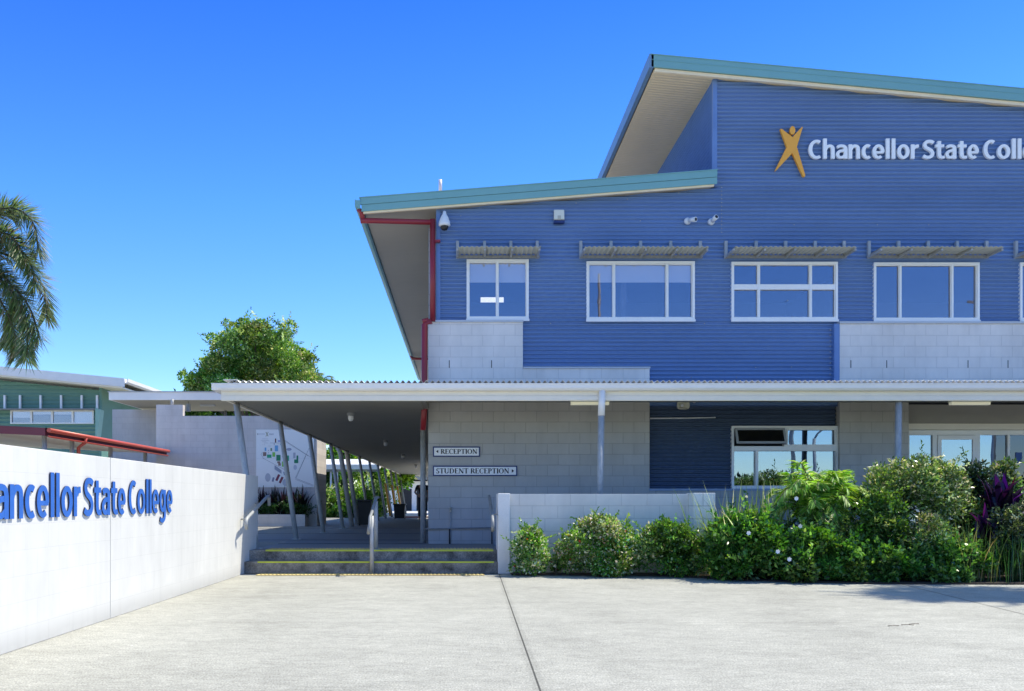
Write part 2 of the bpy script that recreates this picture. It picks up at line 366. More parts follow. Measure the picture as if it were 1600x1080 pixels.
GREEN = ([(.035,.085,.014),(.055,.12,.02),(.025,.06,.012),(.11,.20,.04),(.20,.28,.07)], [4,4,2,2,1])
def foliage_cloud(blobs, n, L, W, pal, outw=.7, patch=None, shoots=0):
    bl = np.array(blobs); vol = bl[:, 3]**2; k = rng.choice(len(bl), n, p=vol/vol.sum())
    d = unit(rng.standard_normal((n, 3))+np.array([0, -.12, .25]))
    rad = bl[k, 3:4]*(1-.45*rng.random((n, 1))**1.6)*(1+.11*rng.standard_normal((n, 1)))
    C = bl[k, :3]+d*rad*np.array([1, 1, .85])
    D = d*outw+unit(rng.standard_normal((n, 3)))*.8+np.array([0, 0, .25])
    T = palette(n, *pal)*rng.uniform(.72, 1.28, (len(bl), 1))[k]*(1+.10*rng.standard_normal((len(bl), 3)))[k]
    if patch:
        pb = (rng.random(len(bl)) < patch[0])[k] & (rng.random(n) < .65) & (d[:, 2] > -.2); T[pb] = palette(n, *patch[1])[pb]
    Cs, Ds, Ts = [C], [D], [T]
    if shoots:
        q = rng.choice(len(bl), shoots, p=vol/vol.sum()); sd_ = unit(rng.standard_normal((shoots, 3))*np.array([1, .8, .6])+np.array([0, -.2, .75]))
        base = bl[q, :3]+sd_*bl[q, 3:4]*.8; ln = L*rng.uniform(1.6, 5.0, (shoots, 1)); m = 11; sc = palette(shoots, *pal)*1.12
        for u in np.linspace(.1, 1, m):
            Cs.append(base+sd_*ln*u); Ds.append(sd_*.9+unit(rng.standard_normal((shoots, 3)))*.9); Ts.append(sc)
    C, D, T = np.concatenate(Cs), np.concatenate(Ds), np.clip(np.concatenate(Ts), .003, .85)
    keep = C[:, 2] > .03
    return leaves(C[keep], D[keep], L, W), T[keep]
def make_blobs(cx, cy, z0, rx, ry, h, k, rs=(.26, .42), low=.35):
    out = []; m = min(rx, ry, h/2)
    for i in range(k):
        r = m*random.uniform(*rs)*1.2
        t = random.random()**.85; top = max(0, (t-low)/(1-low)); wd = math.sqrt(max(1-top**2.2, .02))
        a = random.uniform(0, 2*math.pi); q = random.random()**.35*wd
        x = cx+math.cos(a)*q*max(rx-r*.8, .02); y = cy+math.sin(a)*q*max(ry-r*.8, .02)
        out.append((x, y, z0+r*.6+t*(h-r*1.65), r))
    return out
def shrub(label, cx, cy, rx, ry, h, n, L=.07, W=.035, pal=GREEN, name='shrub', cat='shrub', k=22, mk='leafgloss', z0=0, group=None, outw=.7, rs=(.22, .46), stems=5, low=.35, patch=None):
    t = thing(name, label, cat, (cx, cy, z0), group)
    bl = make_blobs(cx, cy, z0, rx, ry, h, k, rs, low)
    V, c = foliage_cloud(bl, n, L, W, pal, outw, patch, int(k*2.2))
    quads_mesh('foliage', V, c, M[mk], t)
    mb = MB()
    for i in range(stems):
        b = bl[i % len(bl)]
        mb.tube([(cx+random.uniform(-.1, .1)*rx, cy+random.uniform(-.1, .1)*ry, z0), ((cx+b[0])/2, (cy+b[1])/2, z0+(b[2]-z0)*.5), (b[0], b[1], b[2])], [.02, .014, .006], 6)
    mb.build('stem', M['stem'], t)
    return t
def strap_plant(label, cx, cy, n, L, W, pal, name='strap_leaf_plant', cat='plant', spread=.25, z0=0, lean=1.0, bias=(0, 0), group=None, mk='leafgloss'):
    t = thing(name, label, cat, (cx, cy, z0), group)
    Vs = []; T = []
    for i in range(n):
        az = random.uniform(0, 2*math.pi); d = Vector((math.cos(az)+bias[0], math.sin(az)+bias[1], 0))
        l = L*random.uniform(.6, 1.1); b = Vector((cx+random.gauss(0, spread*.5), cy+random.gauss(0, spread*.4), z0))
        ln = random.uniform(.15, 1)*lean; side = Vector((-d.y, d.x, 0)).normalized()*W*random.uniform(.7, 1.2)/2
        pts = [b+d*l*(.55*ln*u**1.7)+Vector((0, 0, l*(u-.42*ln*u*u*1.0))) for u in (0, .25, .5, .75, 1)]
        ws = (.7, 1, .9, .55, .04); c = palette(1, *pal)[0]
        for q in range(4):
            Vs.append([pts[q]-side*ws[q], pts[q]+side*ws[q], pts[q+1]+side*ws[q+1], pts[q+1]-side*ws[q+1]]); T.append(c)
    quads_mesh('foliage', np.array(Vs), np.array(T), M[mk], t)
    return t
def frond(path, nl, L, W, droop=.3, plume=False, taper=True):
    """leaflets along a rachis; path: list of Vectors (smoothed)"""
    pts = [Vector(p) for p in path]; out = []
    def at(u):
        x = u*(len(pts)-1); i = min(int(x), len(pts)-2); f = x-i
        p0 = pts[max(i-1, 0)]; p1 = pts[i]; p2 = pts[i+1]; p3 = pts[min(i+2, len(pts)-1)]
        return .5*((2*p1)+(p2-p0)*f+(2*p0-5*p1+4*p2-p3)*f*f+(3*p1-p0-3*p2+p3)*f**3)
    for i in range(nl):
        u = .12+.88*(i+.5)/nl; p = at(u); d = (at(min(u+.02, 1))-at(u-.02)).normalized()
        s = d.cross(Vector((0, 0, 1))); s = s.normalized() if s.length > .01 else Vector((1, 0, 0)); b = s.cross(d)
        for sg in ((-1, 1) if not plume else (-1, 1, 2)):
            if plume: th = random.uniform(0, 2*math.pi); o = s*math.cos(th)+b*math.sin(th)
            else: o = s*sg+b*random.uniform(-.1, .35)
            l = L*(math.sin(math.pi*min(u*.85+.15, 1))**.5 if taper else 1)*random.uniform(.8, 1.15)
            l = max(l, L*.35)
            D = (o*.9+d*(.55+.5*u)+Vector((0, 0, -droop*random.uniform(.4, 1)))).normalized()
            wv = D.cross(b+Vector((.01, .02, .03))*random.random()*20).normalized()*W*.5
            m1 = p+D*l*.4; tip = p+D*l+Vector((0, 0, -droop*l*.35))
            out.append([p, m1+wv, tip, m1-wv])
    return out, [at(i/10) for i in range(11)]

# ------------------------------------------------------------ ground and floors
MB().add([(-700,-700,0),(700,-700,0),(700,900,0),(-700,900,0)], [(0,1,2,3)]).build('ground', M['ground'])
tag(bpy.data.objects['ground'], kind='structure')
FL = .35
o = MB().box(-3.41, .56, 14.78, 18, .02, FL).box(-11, -.62, 18, 44, .02, FL).build('walkway_floor', M['floor']); tag(o, kind='structure')
o = MB().box(.76, 18, 14.7, 17.2, .02, FL).build('verandah_floor', M['floor']); tag(o, kind='structure')
mb = MB()
for y, wd in ((17.0, .10), (18.6, .12), (22.4, .05), (26.5, .05)):
    mb.box(-3.4 if y < 18 else -6, -.66, y, y+wd, FL+.001, FL+.004)
o = mb.build('floor_drain_strips', mat('dark_drain', (.07, .07, .075), .7, var=.2)); tag(o, kind='structure')
o = MB().box(-9, 12, 44.01, 150, .02, FL-.02).build('paved_court', M['paving']); tag(o, kind='structure')
# steps
st = thing('entrance_steps', 'two weathered concrete steps with yellow edge strips up to the covered walkway', 'steps', (-1.4, 14.6, 0))
MB().box(-3.408, .555, 14.42, 14.779, .004, .19).build('step', M['step'], st, .01)
MB().box(-3.408, .555, 14.775, 15.15, .004, FL+.003).build('step', M['step'], st, .01)
MB().box(-3.2, .5, 14.416, 14.47, .172, .194).build('nosing_strip', M['yellow'], st)
MB().box(-3.15, .5, 14.771, 14.825, FL-.016, FL+.008).build('nosing_strip', M['yellow'], st)
def tactile(x0, x1, y0, z, label):
    t = thing('tactile_strip', label, 'tactile paving', ((x0+x1)/2, y0, z), 'yellow tactile strips at the steps')
    mb = MB().box(x0, x1, y0, y0+.3, z, z+.006); nx = int((x1-x0)/.06)
    for i in range(nx):
        for j in range(5):
            cx, cy = x0+.03+i*.06, y0+.03+j*.06
            mb.lathe((cx, cy, z+.005), [(.018, 0), (.012, .009), (.001, .0095)], 6)
    mb.build('mat', M['tactile'], t)
tactile(-3.15, .34, 14.06, .004, 'yellow studded tactile strip on the ground below the bottom step')
tactile(-3.15, .5, 14.9, FL+.004, 'brownish studded tactile strip on top of the upper step')

# ------------------------------------------------------------ left white boundary wall
wl = thing('boundary_wall', 'long white painted block wall on the left carrying blue letters', 'wall', (-3.5, 9, 0))
MB().box(-3.61, -3.41, 1.2, 15.4, 0, 1.56).build('wall', M['wallwhite'], wl, .006)
MB().box(-3.4095, -3.4065, 8.93, 8.938, 0, 1.56).build('control_joint', mat('joint_sealant', (.62, .61, .58), .7), wl)

def smooth(pts, n=6):
    out = []
    for i in range(len(pts)-1):
        p0, p1, p2, p3 = pts[max(i-1, 0)], pts[i], pts[i+1], pts[min(i+2, len(pts)-1)]
        for k in range(n):
            f = k/n; out.append(tuple(.5*((2*b)+(c-a)*f+(2*a-5*b+4*c-d)*f*f+(3*b-a-3*c+d)*f**3) for a, b, c, d in zip(p0, p1, p2, p3)))
    return out+[tuple(pts[-1])]
def arc_pts(cx, cy, rx, ry, a0, a1, n=30): return [(cx+rx*math.cos(R(a0+(a1-a0)*i/n)), cy+ry*math.sin(R(a0+(a1-a0)*i/n))) for i in range(n+1)]
def stroke(pts, wv, wh):
    """flat letter stroke: width wv where it runs upright, wh where it runs level; returns left and right rails"""
    L, Rr = [], []; closed = abs(pts[0][0]-pts[-1][0])+abs(pts[0][1]-pts[-1][1]) < 1e-6
    n = len(pts)
    for i, p in enumerate(pts):
        a = pts[i-1] if i > 0 else (pts[-2] if closed else p); b = pts[i+1] if i < n-1 else (pts[1] if closed else p)
        dx, dy = b[0]-a[0], b[1]-a[1]; l = math.hypot(dx, dy) or 1; dx, dy = dx/l, dy/l
        wd = (wv*dy*dy+wh*dx*dx)/2
        L.append((p[0]-dy*wd, p[1]+dx*wd)); Rr.append((p[0]+dy*wd, p[1]-dx*wd))
    return L, Rr
XHT, ASC, CAP = .262, .372, .345
def glyph_strokes(ch, W):
    st, th = .066, .050; s2 = st/2; t2 = th/2
    if ch == 'l': return [([(W/2, 0), (W/2, ASC)], st, th)]
    if ch in 'nhr':
        o = [([(s2, 0), (s2, ASC if ch == 'h' else XHT)], st, th)]
        if ch == 'r': o.append((smooth([(s2, .16), (.062, .20), (.095, .228), (W, .236)]), .052, .056))
        else: o.append((smooth([(s2, .155), (.060, .205), (.100, .234), (.145, .232), (W-s2-.006, .205), (W-s2, .15), (W-s2, .08), (W-s2, 0)]), st, th))
        return o
    if ch == 'o': return [(arc_pts(W/2, XHT/2, W/2-s2, XHT/2-t2+.003, 0, 360, 40), st, th)]
    if ch in 'cC':
        H = CAP if ch == 'C' else XHT
        return [(arc_pts(W*.60, H/2, W*.60-s2, H/2-t2+.004, 58, 302, 34), st, th)]
    if ch == 'e': return [(arc_pts(W/2, XHT/2, W/2-s2+.002, XHT/2-t2+.003, -6, 308, 40), st*.96, th*.95), ([(s2+.004, .118), (W-.012, .118)], .04, .040)]
    if ch == 'a': return [(smooth([(.026, .212), (.065, .233), (.110, .237), (.155, .222), (W-s2, .175), (W-s2, .09), (W-s2, 0)]), st, th),
                          (smooth([(W-s2, .150), (.120, .150), (.070, .138), (.036, .105), (.034, .065), (.062, .030), (.105, .026), (.145, .045), (W-s2, .075)]), st*.92, .046)]
    if ch == 't': return [(smooth([(.068, .325), (.068, .2), (.068, .10), (.080, .048), (.110, .026), (W, .030)]), st, th), ([(0, .237), (W-.006, .237)], .05, .050)]
    if ch == 'g': return [(arc_pts(.103, .138, .103-s2, .138-t2-.006, 0, 360, 36), st, .046), (smooth([(W-s2, XHT), (W-s2, .12), (W-s2, .0), (W-.045, -.055), (.120, -.084), (.065, -.082), (.022, -.066)]), st, th)]
    if ch == 'S': return [(smooth([(.200, .292), (.165, .314), (.110, .320), (.060, .302), (.040, .255), (.062, .208), (.112, .178), (.160, .146), (.182, .096), (.160, .046), (.108, .025), (.055, .030), (.012, .054)]), .062, .056)]
def glyph_mesh(ch, W, x0, dep):
    """one letter as (verts, faces): x along the sign, y up, z out of the wall 0..1; overlapping strokes sit a hair apart"""
    vs, fs = [], []
    for q, (pts, wv, wh) in enumerate(glyph_strokes(ch, W)):
        L, Rr = stroke(pts, wv, wh); n = len(L); o = len(vs); zf = 1-.05*q
        for (l, r) in zip(L, Rr): vs += [(x0+l[0], l[1], 0), (x0+r[0], r[1], 0), (x0+l[0], l[1], zf), (x0+r[0], r[1], zf)]
        for i in range(n-1):
            a, b = o+4*i, o+4*(i+1)
            fs += [[a+2, b+2, b+3, a+3], [a, a+1, b+1, b], [a, b, b+2, a+2], [a+1, a+3, b+3, b+1]]
        fs += [[o, o+2, o+3, o+1], [o+4*(n-1), o+4*(n-1)+1, o+4*(n-1)+3, o+4*(n-1)+2]]
    return vs, fs
def lettering(root, isl, fn, m, edge=None):
    for vs, fs in isl:
        o = MB().add([fn(v) for v in vs], fs).build('letter', m, root)
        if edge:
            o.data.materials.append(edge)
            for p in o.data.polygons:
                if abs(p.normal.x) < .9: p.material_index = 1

STARTS = [6.19,6.457,6.69,6.92,7.16,7.36,7.60,7.705,7.81,8.06, 8.275,8.51,8.69,8.92,9.10, 9.39,9.64,9.906,10.01,10.11,10.35,10.60]
WIDTHS = [.245,.21,.21,.21,.18,.215,.075,.075,.225,.145, .22,.165,.20,.165,.20, .225,.235,.075,.075,.215,.215,.205]
LET = [glyph_mesh(ch, WIDTHS[k], STARTS[k], 1) for k, ch in enumerate('ChancellorStateCollege')]
def wall_text(v): return (-3.405+v[2]*.011, v[0], 1.005+v[1])
sg = thing('wall_lettering', 'blue raised letters reading Chancellor State College on the white wall', 'lettering', (-3.38, 8.5, 1.1))
lettering(sg, LET, wall_text, M['letter_blue'], mat('shaded_letter_edge', (.012, .02, .06), .5))  # shade on the letter sides is put into this dark colour

# ------------------------------------------------------------ main blue building
FY = 17.14; BY = 17.05; RY = 16.93
bd = thing('school_building', 'two storey blue corrugated steel and grey block school building with skillion roofs', 'building', (8, 25, 0))
XA, ZA0, UA, ZU0 = X_(563, 16.93), Z_(309, 16.93), X_(1018, 16.93), Z_(85, 16.93)
def ztop_low(x): return ZA0+.078*(x-XA)
def ztop_up(x): return ZU0-.0925*(x-UA)
XE = 17.5
WIN = [(729,406,826,500), (916,409,1085,501), (1142,410,1308,501), (1364,411,1529,502), (1592,411,1760,502)]
def rect(px0, py0, px1, py1, Y): return (X_(px0, Y), X_(px1, Y), Z_(py1, Y), Z_(py0, Y))
PITCH = .0762
def spans_minus(spans, a, b):
    out = []
    for s, e in spans:
        if b <= s or a >= e: out.append((s, e)); continue
        if a > s: out.append((s, a))
        if b < e: out.append((b, e))
    return out
def corr_sheet(y0, z0, z1, spanf, amp=.026, sub=8):
    mb = MB(); n = int((z1-z0)/PITCH*sub); dz = (z1-z0)/n
    prev = None
    def off(z): return -amp*math.cos(2*math.pi*z/PITCH)
    runs = {}
    for i in range(n):
        za, zb = z0+i*dz, z0+(i+1)*dz
        for s, e in spanf((za+zb)/2):
            key = (round(s, 4), round(e, 4))
            if key in runs and runs[key][1] == i:
                o = runs[key][0]; mb.v += [(s, y0+off(zb), zb), (e, y0+off(zb), zb)]; k = len(mb.v)-2
                mb.f.append([o, o+1, k+1, k]); mb.sm.add(len(mb.f)-1); runs[key] = (k, i+1)
            else:
                mb.v += [(s, y0+off(za), za), (e, y0+off(za), za), (s, y0+off(zb), zb), (e, y0+off(zb), zb)]; k = len(mb.v)-4
                mb.f.append([k, k+1, k+3, k+2]); mb.sm.add(len(mb.f)-1); runs[key] = (k+2, i+1)
    return mb
win_r = [rect(*wn, FY) for wn in WIN]
zA = Z_(505, FY); zB = Z_(577, FY); zC = Z_(507, FY)
x669, x684, x817, x1015, x1310 = X_(669, BY), X_(684, FY), X_(817, BY), X_(1015, BY), X_(1312, BY)
def up_spans(z):
    hi = XE
    sp = []
    # left low roof part and tall part
    xl = x684
    if z > ztop_low(xl)-.25: xl = max(xl, min(4.70, (z+.25-ZA0)/.078+XA))
    if z > ztop_up(4.70)-.23: return []
    xr = XE
    lim = UA+(ZU0-.23-z)/.0925
    xr = min(xr, lim)
    sp = [(xl, xr)]
    if z < zA: sp = spans_minus(sp, -9, x817)
    if z < zB: sp = spans_minus(sp, -9, x1015)
    if z < zC: sp = spans_minus(sp, x1310, 99)
    for a, b, c, d in win_r:
        if c+.01 < z < d-.01: sp = spans_minus(sp, a+.01, b-.01)
    return sp
corr_sheet(FY, 2.9, 9.2, up_spans).build('corrugated_wall', M['blue'], bd)
# ground floor blue panel
gw = rect(1142, 666, 1309, 764, FY+.05)
def lo_spans(z):
    sp = [(x1015+.02, x1310-.02)]
    if gw[2]+.01 < z < gw[3]-.01: sp = spans_minus(sp, gw[0]+.01, gw[1]-.01)
    return sp
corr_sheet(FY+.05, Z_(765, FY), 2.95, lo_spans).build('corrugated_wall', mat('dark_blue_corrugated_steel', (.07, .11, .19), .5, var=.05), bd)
# block walls
mb = MB()
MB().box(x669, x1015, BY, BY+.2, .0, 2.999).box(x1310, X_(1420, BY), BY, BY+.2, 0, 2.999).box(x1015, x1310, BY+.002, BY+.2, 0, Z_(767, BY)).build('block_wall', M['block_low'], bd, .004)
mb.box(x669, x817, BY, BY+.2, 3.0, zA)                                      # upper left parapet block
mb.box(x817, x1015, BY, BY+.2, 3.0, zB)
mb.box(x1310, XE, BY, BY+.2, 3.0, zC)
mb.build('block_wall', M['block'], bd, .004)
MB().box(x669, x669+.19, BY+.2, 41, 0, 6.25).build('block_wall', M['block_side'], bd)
# copings and flashings
mb = MB()
mb.box(x669-.02, x817+.01, BY-.03, BY+.12, zA, zA+.035); mb.box(x817+.01, x1015+.01, BY-.03, BY+.12, zB, zB+.03)
mb.box(x1310-.01, XE, BY-.03, BY+.12, zC, zC+.035)
mb.build('coping', mat('zinc_coping', (.55, .58, .62), .45, var=.05), bd)
MB().box(x1015-.01, x1310+.01, BY-.02, BY+.14, Z_(767, BY), Z_(764.5, BY)+.01).build('window_sill_flashing', mat('blue_grey_flashing', (.35, .42, .55), .45), bd)
mb = MB()
for q in ((x684-.03, x684+.05, FY-.03, FY+.05, zA+.03, ztop_low(x684)-.26), (x1310-.10, x1310-.003, BY-.005, FY+.02, 2.98, zC-.005), (4.66, 4.74, FY-.025, FY+.06, 7.0, 8.98)):
    MB().box(*q).build('corner_trim', M['blue_trim'], bd)
# vertical dark weep slots
mb = MB()
for px in (702, 768, 1329.5, 1385.5, 1512.5, 1575): MB().box(X_(px, BY)-.007, X_(px, BY)+.007, BY-.002, BY+.05, Z_(575, BY), Z_(563, BY)).build('weep_slot', M['dark'], bd)
# screws / seam
def screw(x, z, r_=.010):
    MB().lathe((x, FY-.027, z), [(.001, -.006), (r_, -.004), (r_*1.2, 0)], 6, 'y').build('wall_screw', M['galv'], bd)
for i in range(13): screw(X_(1127, FY), Z_(294+i*5.8, FY))
for i in range(9): screw(x1310-.15, Z_(516+i*8.6, FY), .012)
for px, py in ((900,318),(980,312),(1060,302),(790,328),(720,338),(1370,352),(1450,352),(1240,352),(1000,346),(1180,575),(1236,574),(1150,590),(1080,590),(1230,470),(860,506),(1100,506)): screw(X_(px, FY), Z_(py, FY))
# side wall of the tall part (seen under the high eave)
def side_corr():
    mb = MB(); z0, z1 = 6.9, 9.0; n = int((z1-z0)/PITCH*8); dz = (z1-z0)/n
    for i in range(n+1):
        z = z0+i*dz; x = 4.70-.032*math.cos(2*math.pi*z/PITCH)*1.0
        mb.v += [(x, FY, z), (x, 30, z)]
        if i: k = len(mb.v); mb.f.append([k-4, k-2, k-1, k-3]); mb.sm.add(len(mb.f)-1)
    return mb
side_corr().build('corrugated_wall', mat('blue_steel_return', (.14, .25, .52), .75, var=.08, spec=.15), bd)
# interior partitions so that glass shows dark rooms
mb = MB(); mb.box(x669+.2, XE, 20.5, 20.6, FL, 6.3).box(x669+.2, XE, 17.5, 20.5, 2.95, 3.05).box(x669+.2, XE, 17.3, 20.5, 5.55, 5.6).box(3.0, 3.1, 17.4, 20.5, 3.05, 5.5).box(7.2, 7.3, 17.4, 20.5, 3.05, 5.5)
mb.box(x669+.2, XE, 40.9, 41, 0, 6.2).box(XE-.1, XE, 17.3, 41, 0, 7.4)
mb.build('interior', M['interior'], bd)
# roofs --------------------------------------------------
def roof_slab(zf, x0, x1, y0, y1, t0, t1): 
    return MB().add([(x0,y0,zf(x0)+t0),(x1,y0,zf(x1)+t0),(x1,y1,zf(x1)+t0),(x0,y1,zf(x0)+t0),(x0,y0,zf(x0)+t1),(x1,y0,zf(x1)+t1),(x1,y1,zf(x1)+t1),(x0,y1,zf(x0)+t1)],
                    [(0,3,2,1),(4,5,6,7),(0,1,5,4),(1,2,6,5),(2,3,7,6),(3,0,4,7)])
xa, xb = XA, X_(1121, RY)
r1 = roof_slab(ztop_low, xa, xb, RY+.04, 41, -.06, -.02).build('roof', mat('zinc_roof_sheet', (.50, .48, .44), .5), bd)
mb = roof_slab(ztop_low, xa, xb, RY, RY+.035, -.125, 0); mb2 = roof_slab(ztop_low, xa+.02, xb, RY+.012, RY+.04, -.25, -.13); mb.add(mb2.v, mb2.f)
mb3 = roof_slab(ztop_low, xa-.02, xb+.01, RY-.012, RY+.16, -.004, .012); mb.add(mb3.v, mb3.f)
mb.build('fascia', M['teal'], r1)
roof_slab(ztop_low, xa+.05, xb-.05, RY+.04, RY+.09, -.285, -.25).build('fascia_trim', mat('tan_cream_trim', (.95, .78, .52), .5), r1)
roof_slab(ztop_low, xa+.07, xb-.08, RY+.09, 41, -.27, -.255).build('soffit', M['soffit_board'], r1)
# left eave gutter, open profile with green face
mb = MB(); mb.prism([(xa-.10, ZA0-.04), (xa-.10, ZA0-.16), (xa-.03, ZA0-.20), (xa, ZA0-.20), (xa, ZA0-.18), (xa-.03, ZA0-.18), (xa-.08, ZA0-.14), (xa-.08, ZA0-.04)], RY-.02, 41)
mb.box(xa-.09, xa, RY-.018, RY-.002, ZA0-.19, ZA0-.05)
mb.build('gutter', M['teal'], r1)
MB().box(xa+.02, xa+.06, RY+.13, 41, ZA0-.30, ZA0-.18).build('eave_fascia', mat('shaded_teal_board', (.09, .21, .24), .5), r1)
# upper roof
ua, ub = UA, XE+.3
r2 = roof_slab(ztop_up, ua, ub, RY+.04, 30, -.06, -.02).build('roof', mat('zinc_roof_sheet', (.50, .48, .44), .5), bd)
mb = roof_slab(ztop_up, ua, ub, RY, RY+.035, -.225, 0); mb2 = roof_slab(ztop_up, ua-.02, ub, RY-.012, RY+.16, -.004, .012); mb.add(mb2.v, mb2.f)
mb3 = roof_slab(ztop_up, ua, ub, RY-.006, RY, -.10, -.09); mb.add(mb3.v, mb3.f)
mb.build('fascia', M['teal'], r2)
roof_slab(ztop_up, ua+.07, ub, RY+.04, RY+.10, -.29, -.228).build('fascia_trim', mat('tan_cream_trim', (.95, .78, .52), .5), r2)
roof_slab(ztop_up, ua+.06, ub, RY+.10, 30, -.25, -.235).build('soffit', M['soffit_rib'], r2)
MB().box(ua-.04, ua+.04, RY, 30, ZU0-.24, ZU0+.01).build('eave_fascia', mat('blue_teal_barge', (.16, .27, .42), .45), r2)
MB().tube([P(688, 300, 18.5), P(688, 281, 18.5)], [.035, .035], 10).build('vent_pipe', mat('pinkish_white_pvc', (.75, .66, .68), .5), r1)

# windows -----------------------------------------------
def window(r, Y, mulls, mat_glass, transoms=(), blind=0, fw=.045, name='window', label=None):
    a, b, c, d = r; mb = MB()
    y0, y1 = Y-.045, Y+.07
    mb.box(a, b, y0, y1, d-fw, d).box(a, b, y0, y1, c, c+fw*1.15).box(a, a+fw, y0, y1, c+fw*1.15, d-fw).box(b-fw, b, y0, y1, c+fw*1.15, d-fw)
    xsn = [a+fw]
    for mx in mulls: mb.box(mx-.016, mx+.016, y0+.012, y1, c+fw*1.15, d-fw)
    for tz in transoms:
        ed = [a+fw]+[v for mx in mulls for v in (mx-.016, mx+.016)]+[b-fw]
        for i in range(0, len(ed), 2): mb.box(ed[i], ed[i+1], y0+.015, y1, tz-.05, tz+.05)
    # inner sash lines
    o = mb.build(name, M['white'], bd, .004)
    if label: o['label'] = label
    ed = [a+fw]+[v for mx in mulls for v in (mx-.016, mx+.016)]+[b-fw]
    for i in range(0, len(ed), 2):
        MB().box(ed[i], ed[i+1], Y+.02, Y+.028, c+fw*1.1, d-fw).build('pane', mat_glass, o)
        if blind:
            MB().box(ed[i]+.01, ed[i+1]-.01, Y+.032, Y+.036, blind, d-fw*.5).build('blind', M['blind'], o)
        smb = MB(); e0, e1 = ed[i], ed[i+1]; t_ = .013; zc, zd = c+fw*1.15, d-fw
        smb.box(e0, e1, Y-.012, Y+.015, zd-t_, zd).box(e0, e1, Y-.012, Y+.015, zc, zc+t_).box(e0, e0+t_, Y-.012, Y+.015, zc+t_, zd-t_).box(e1-t_, e1, Y-.012, Y+.015, zc+t_, zd-t_)
        smb.build('sash', M['white'], o)
    # sill flashing
    MB().box(a-.01, b+.01, Y-.06, Y-.046, c-.03, c+.012).build('sill', M['white'], o)
    return o
window(win_r[0], FY, [X_(777, FY)], M['glass_up'], blind=Z_(441, FY), label='two pane window with white half blinds')
window(win_r[1], FY, [X_(959, FY), X_(1042, FY)], M['glass_up'], blind=Z_(441, FY), label='wide three pane window with white half blinds')
window(win_r[2], FY, [X_(1185, FY), X_(1266, FY)], M['glass_up'], transoms=[Z_(449, FY)], label='three pane window crossed by a horizontal bar')
window(win_r[3], FY, [X_(1406, FY), X_(1487, FY)], M['glass_up'], label='three pane window above the long block panel')
window(win_r[4], FY, [X_(1634, FY), X_(1715, FY)], M['glass_up'])
MB().box(X_(751, 17.9), X_(787, 17.9), 17.88, 17.94, Z_(472, 17.9), Z_(465, 17.9)).build('room_light', M['roomlamp'], bd)
# ground window with open awning sash
o = MB(); a, b, c, d = gw; mz = Z_(701, FY); Y = FY+.05; mxx = X_(1226, FY)
o.box(a, b, Y-.06, Y+.08, d-.045, d).box(a, b, Y-.06, Y+.08, c, c+.06).box(a, a+.045, Y-.06, Y+.08, c+.06, d-.045).box(b-.045, b, Y-.06, Y+.08, c+.06, d-.045)
o.box(a+.045, b-.045, Y-.055, Y+.07, mz-.045, mz+.045)
xm1, xm2 = X_(1183, FY), X_(1227, FY)
o.box(xm1-.025, xm1+.025, Y-.045, Y+.06, c+.06, mz-.045); o.box(xm2-.02, xm2+.02, Y-.045, Y+.06, mz+.045, d-.045)
gwo = o.build('window', M['white'], bd, .004); gwo['label'] = 'ground floor window with its upper left sash pushed open'
MB().box(a+.045, xm1-.025, Y+.02, Y+.026, c+.06, mz-.045).build('pane', M['glass_dn'], gwo)
MB().box(xm1+.025, b-.045, Y+.02, Y+.026, c+.06, mz-.045).build('pane', M['glass_dn'], gwo)
MB().box(xm2+.02, b-.045, Y+.02, Y+.026, mz+.045, d-.045).build('pane', M['glass_dn'], gwo)
sm = MB(); p0, p1 = xm2+.02, b-.045; q0, q1 = mz+.045, d-.045
for (u0, u1, v0, v1) in ((p0,p1,q0,q0+.03),(p0,p1,q1-.03,q1),(p0,p0+.03,q0+.03,q1-.03),(p1-.03,p1,q0+.03,q1-.03)): sm.box(u0, u1, Y-.05, Y, v0, v1)
sm.build('sash', M['white'], gwo)
# open sash hinged at top, swung outwards
def sash_pt(u, v, w_): ang = R(24); hx = a+.05; L_ = v; return (hx+u, Y-.06-L_*math.sin(ang)-w_*math.cos(ang), q1-.005-L_*math.cos(ang)+w_*math.sin(ang))
sw, sh_ = xm2-.02-a-.05, q1-q0-.01
def sbox(mb, u0, u1, v0, v1, w0, w1):
    mb.add([sash_pt(u, v, w_) for w_ in (w0, w1) for (u, v) in ((u0, v0), (u1, v0), (u1, v1), (u0, v1))], [(0,1,2,3),(7,6,5,4),(0,4,5,1),(1,5,6,2),(2,6,7,3),(3,7,4,0)])
sm = MB(); t_ = .04
for q in ((0, sw, 0, t_), (0, sw, sh_-t_, sh_), (0, t_, t_, sh_-t_), (sw-t_, sw, t_, sh_-t_)): sbox(sm, *q, 0, .03)
sm.build('open_sash', mat('grey_sash', (.42, .44, .46), .4), gwo)
sm = MB(); sbox(sm, t_, sw-t_, t_, sh_-t_, .012, .018)
sm.build('pane', glass_mat('dark_pane', .12, (.25, .27, .3)), gwo)
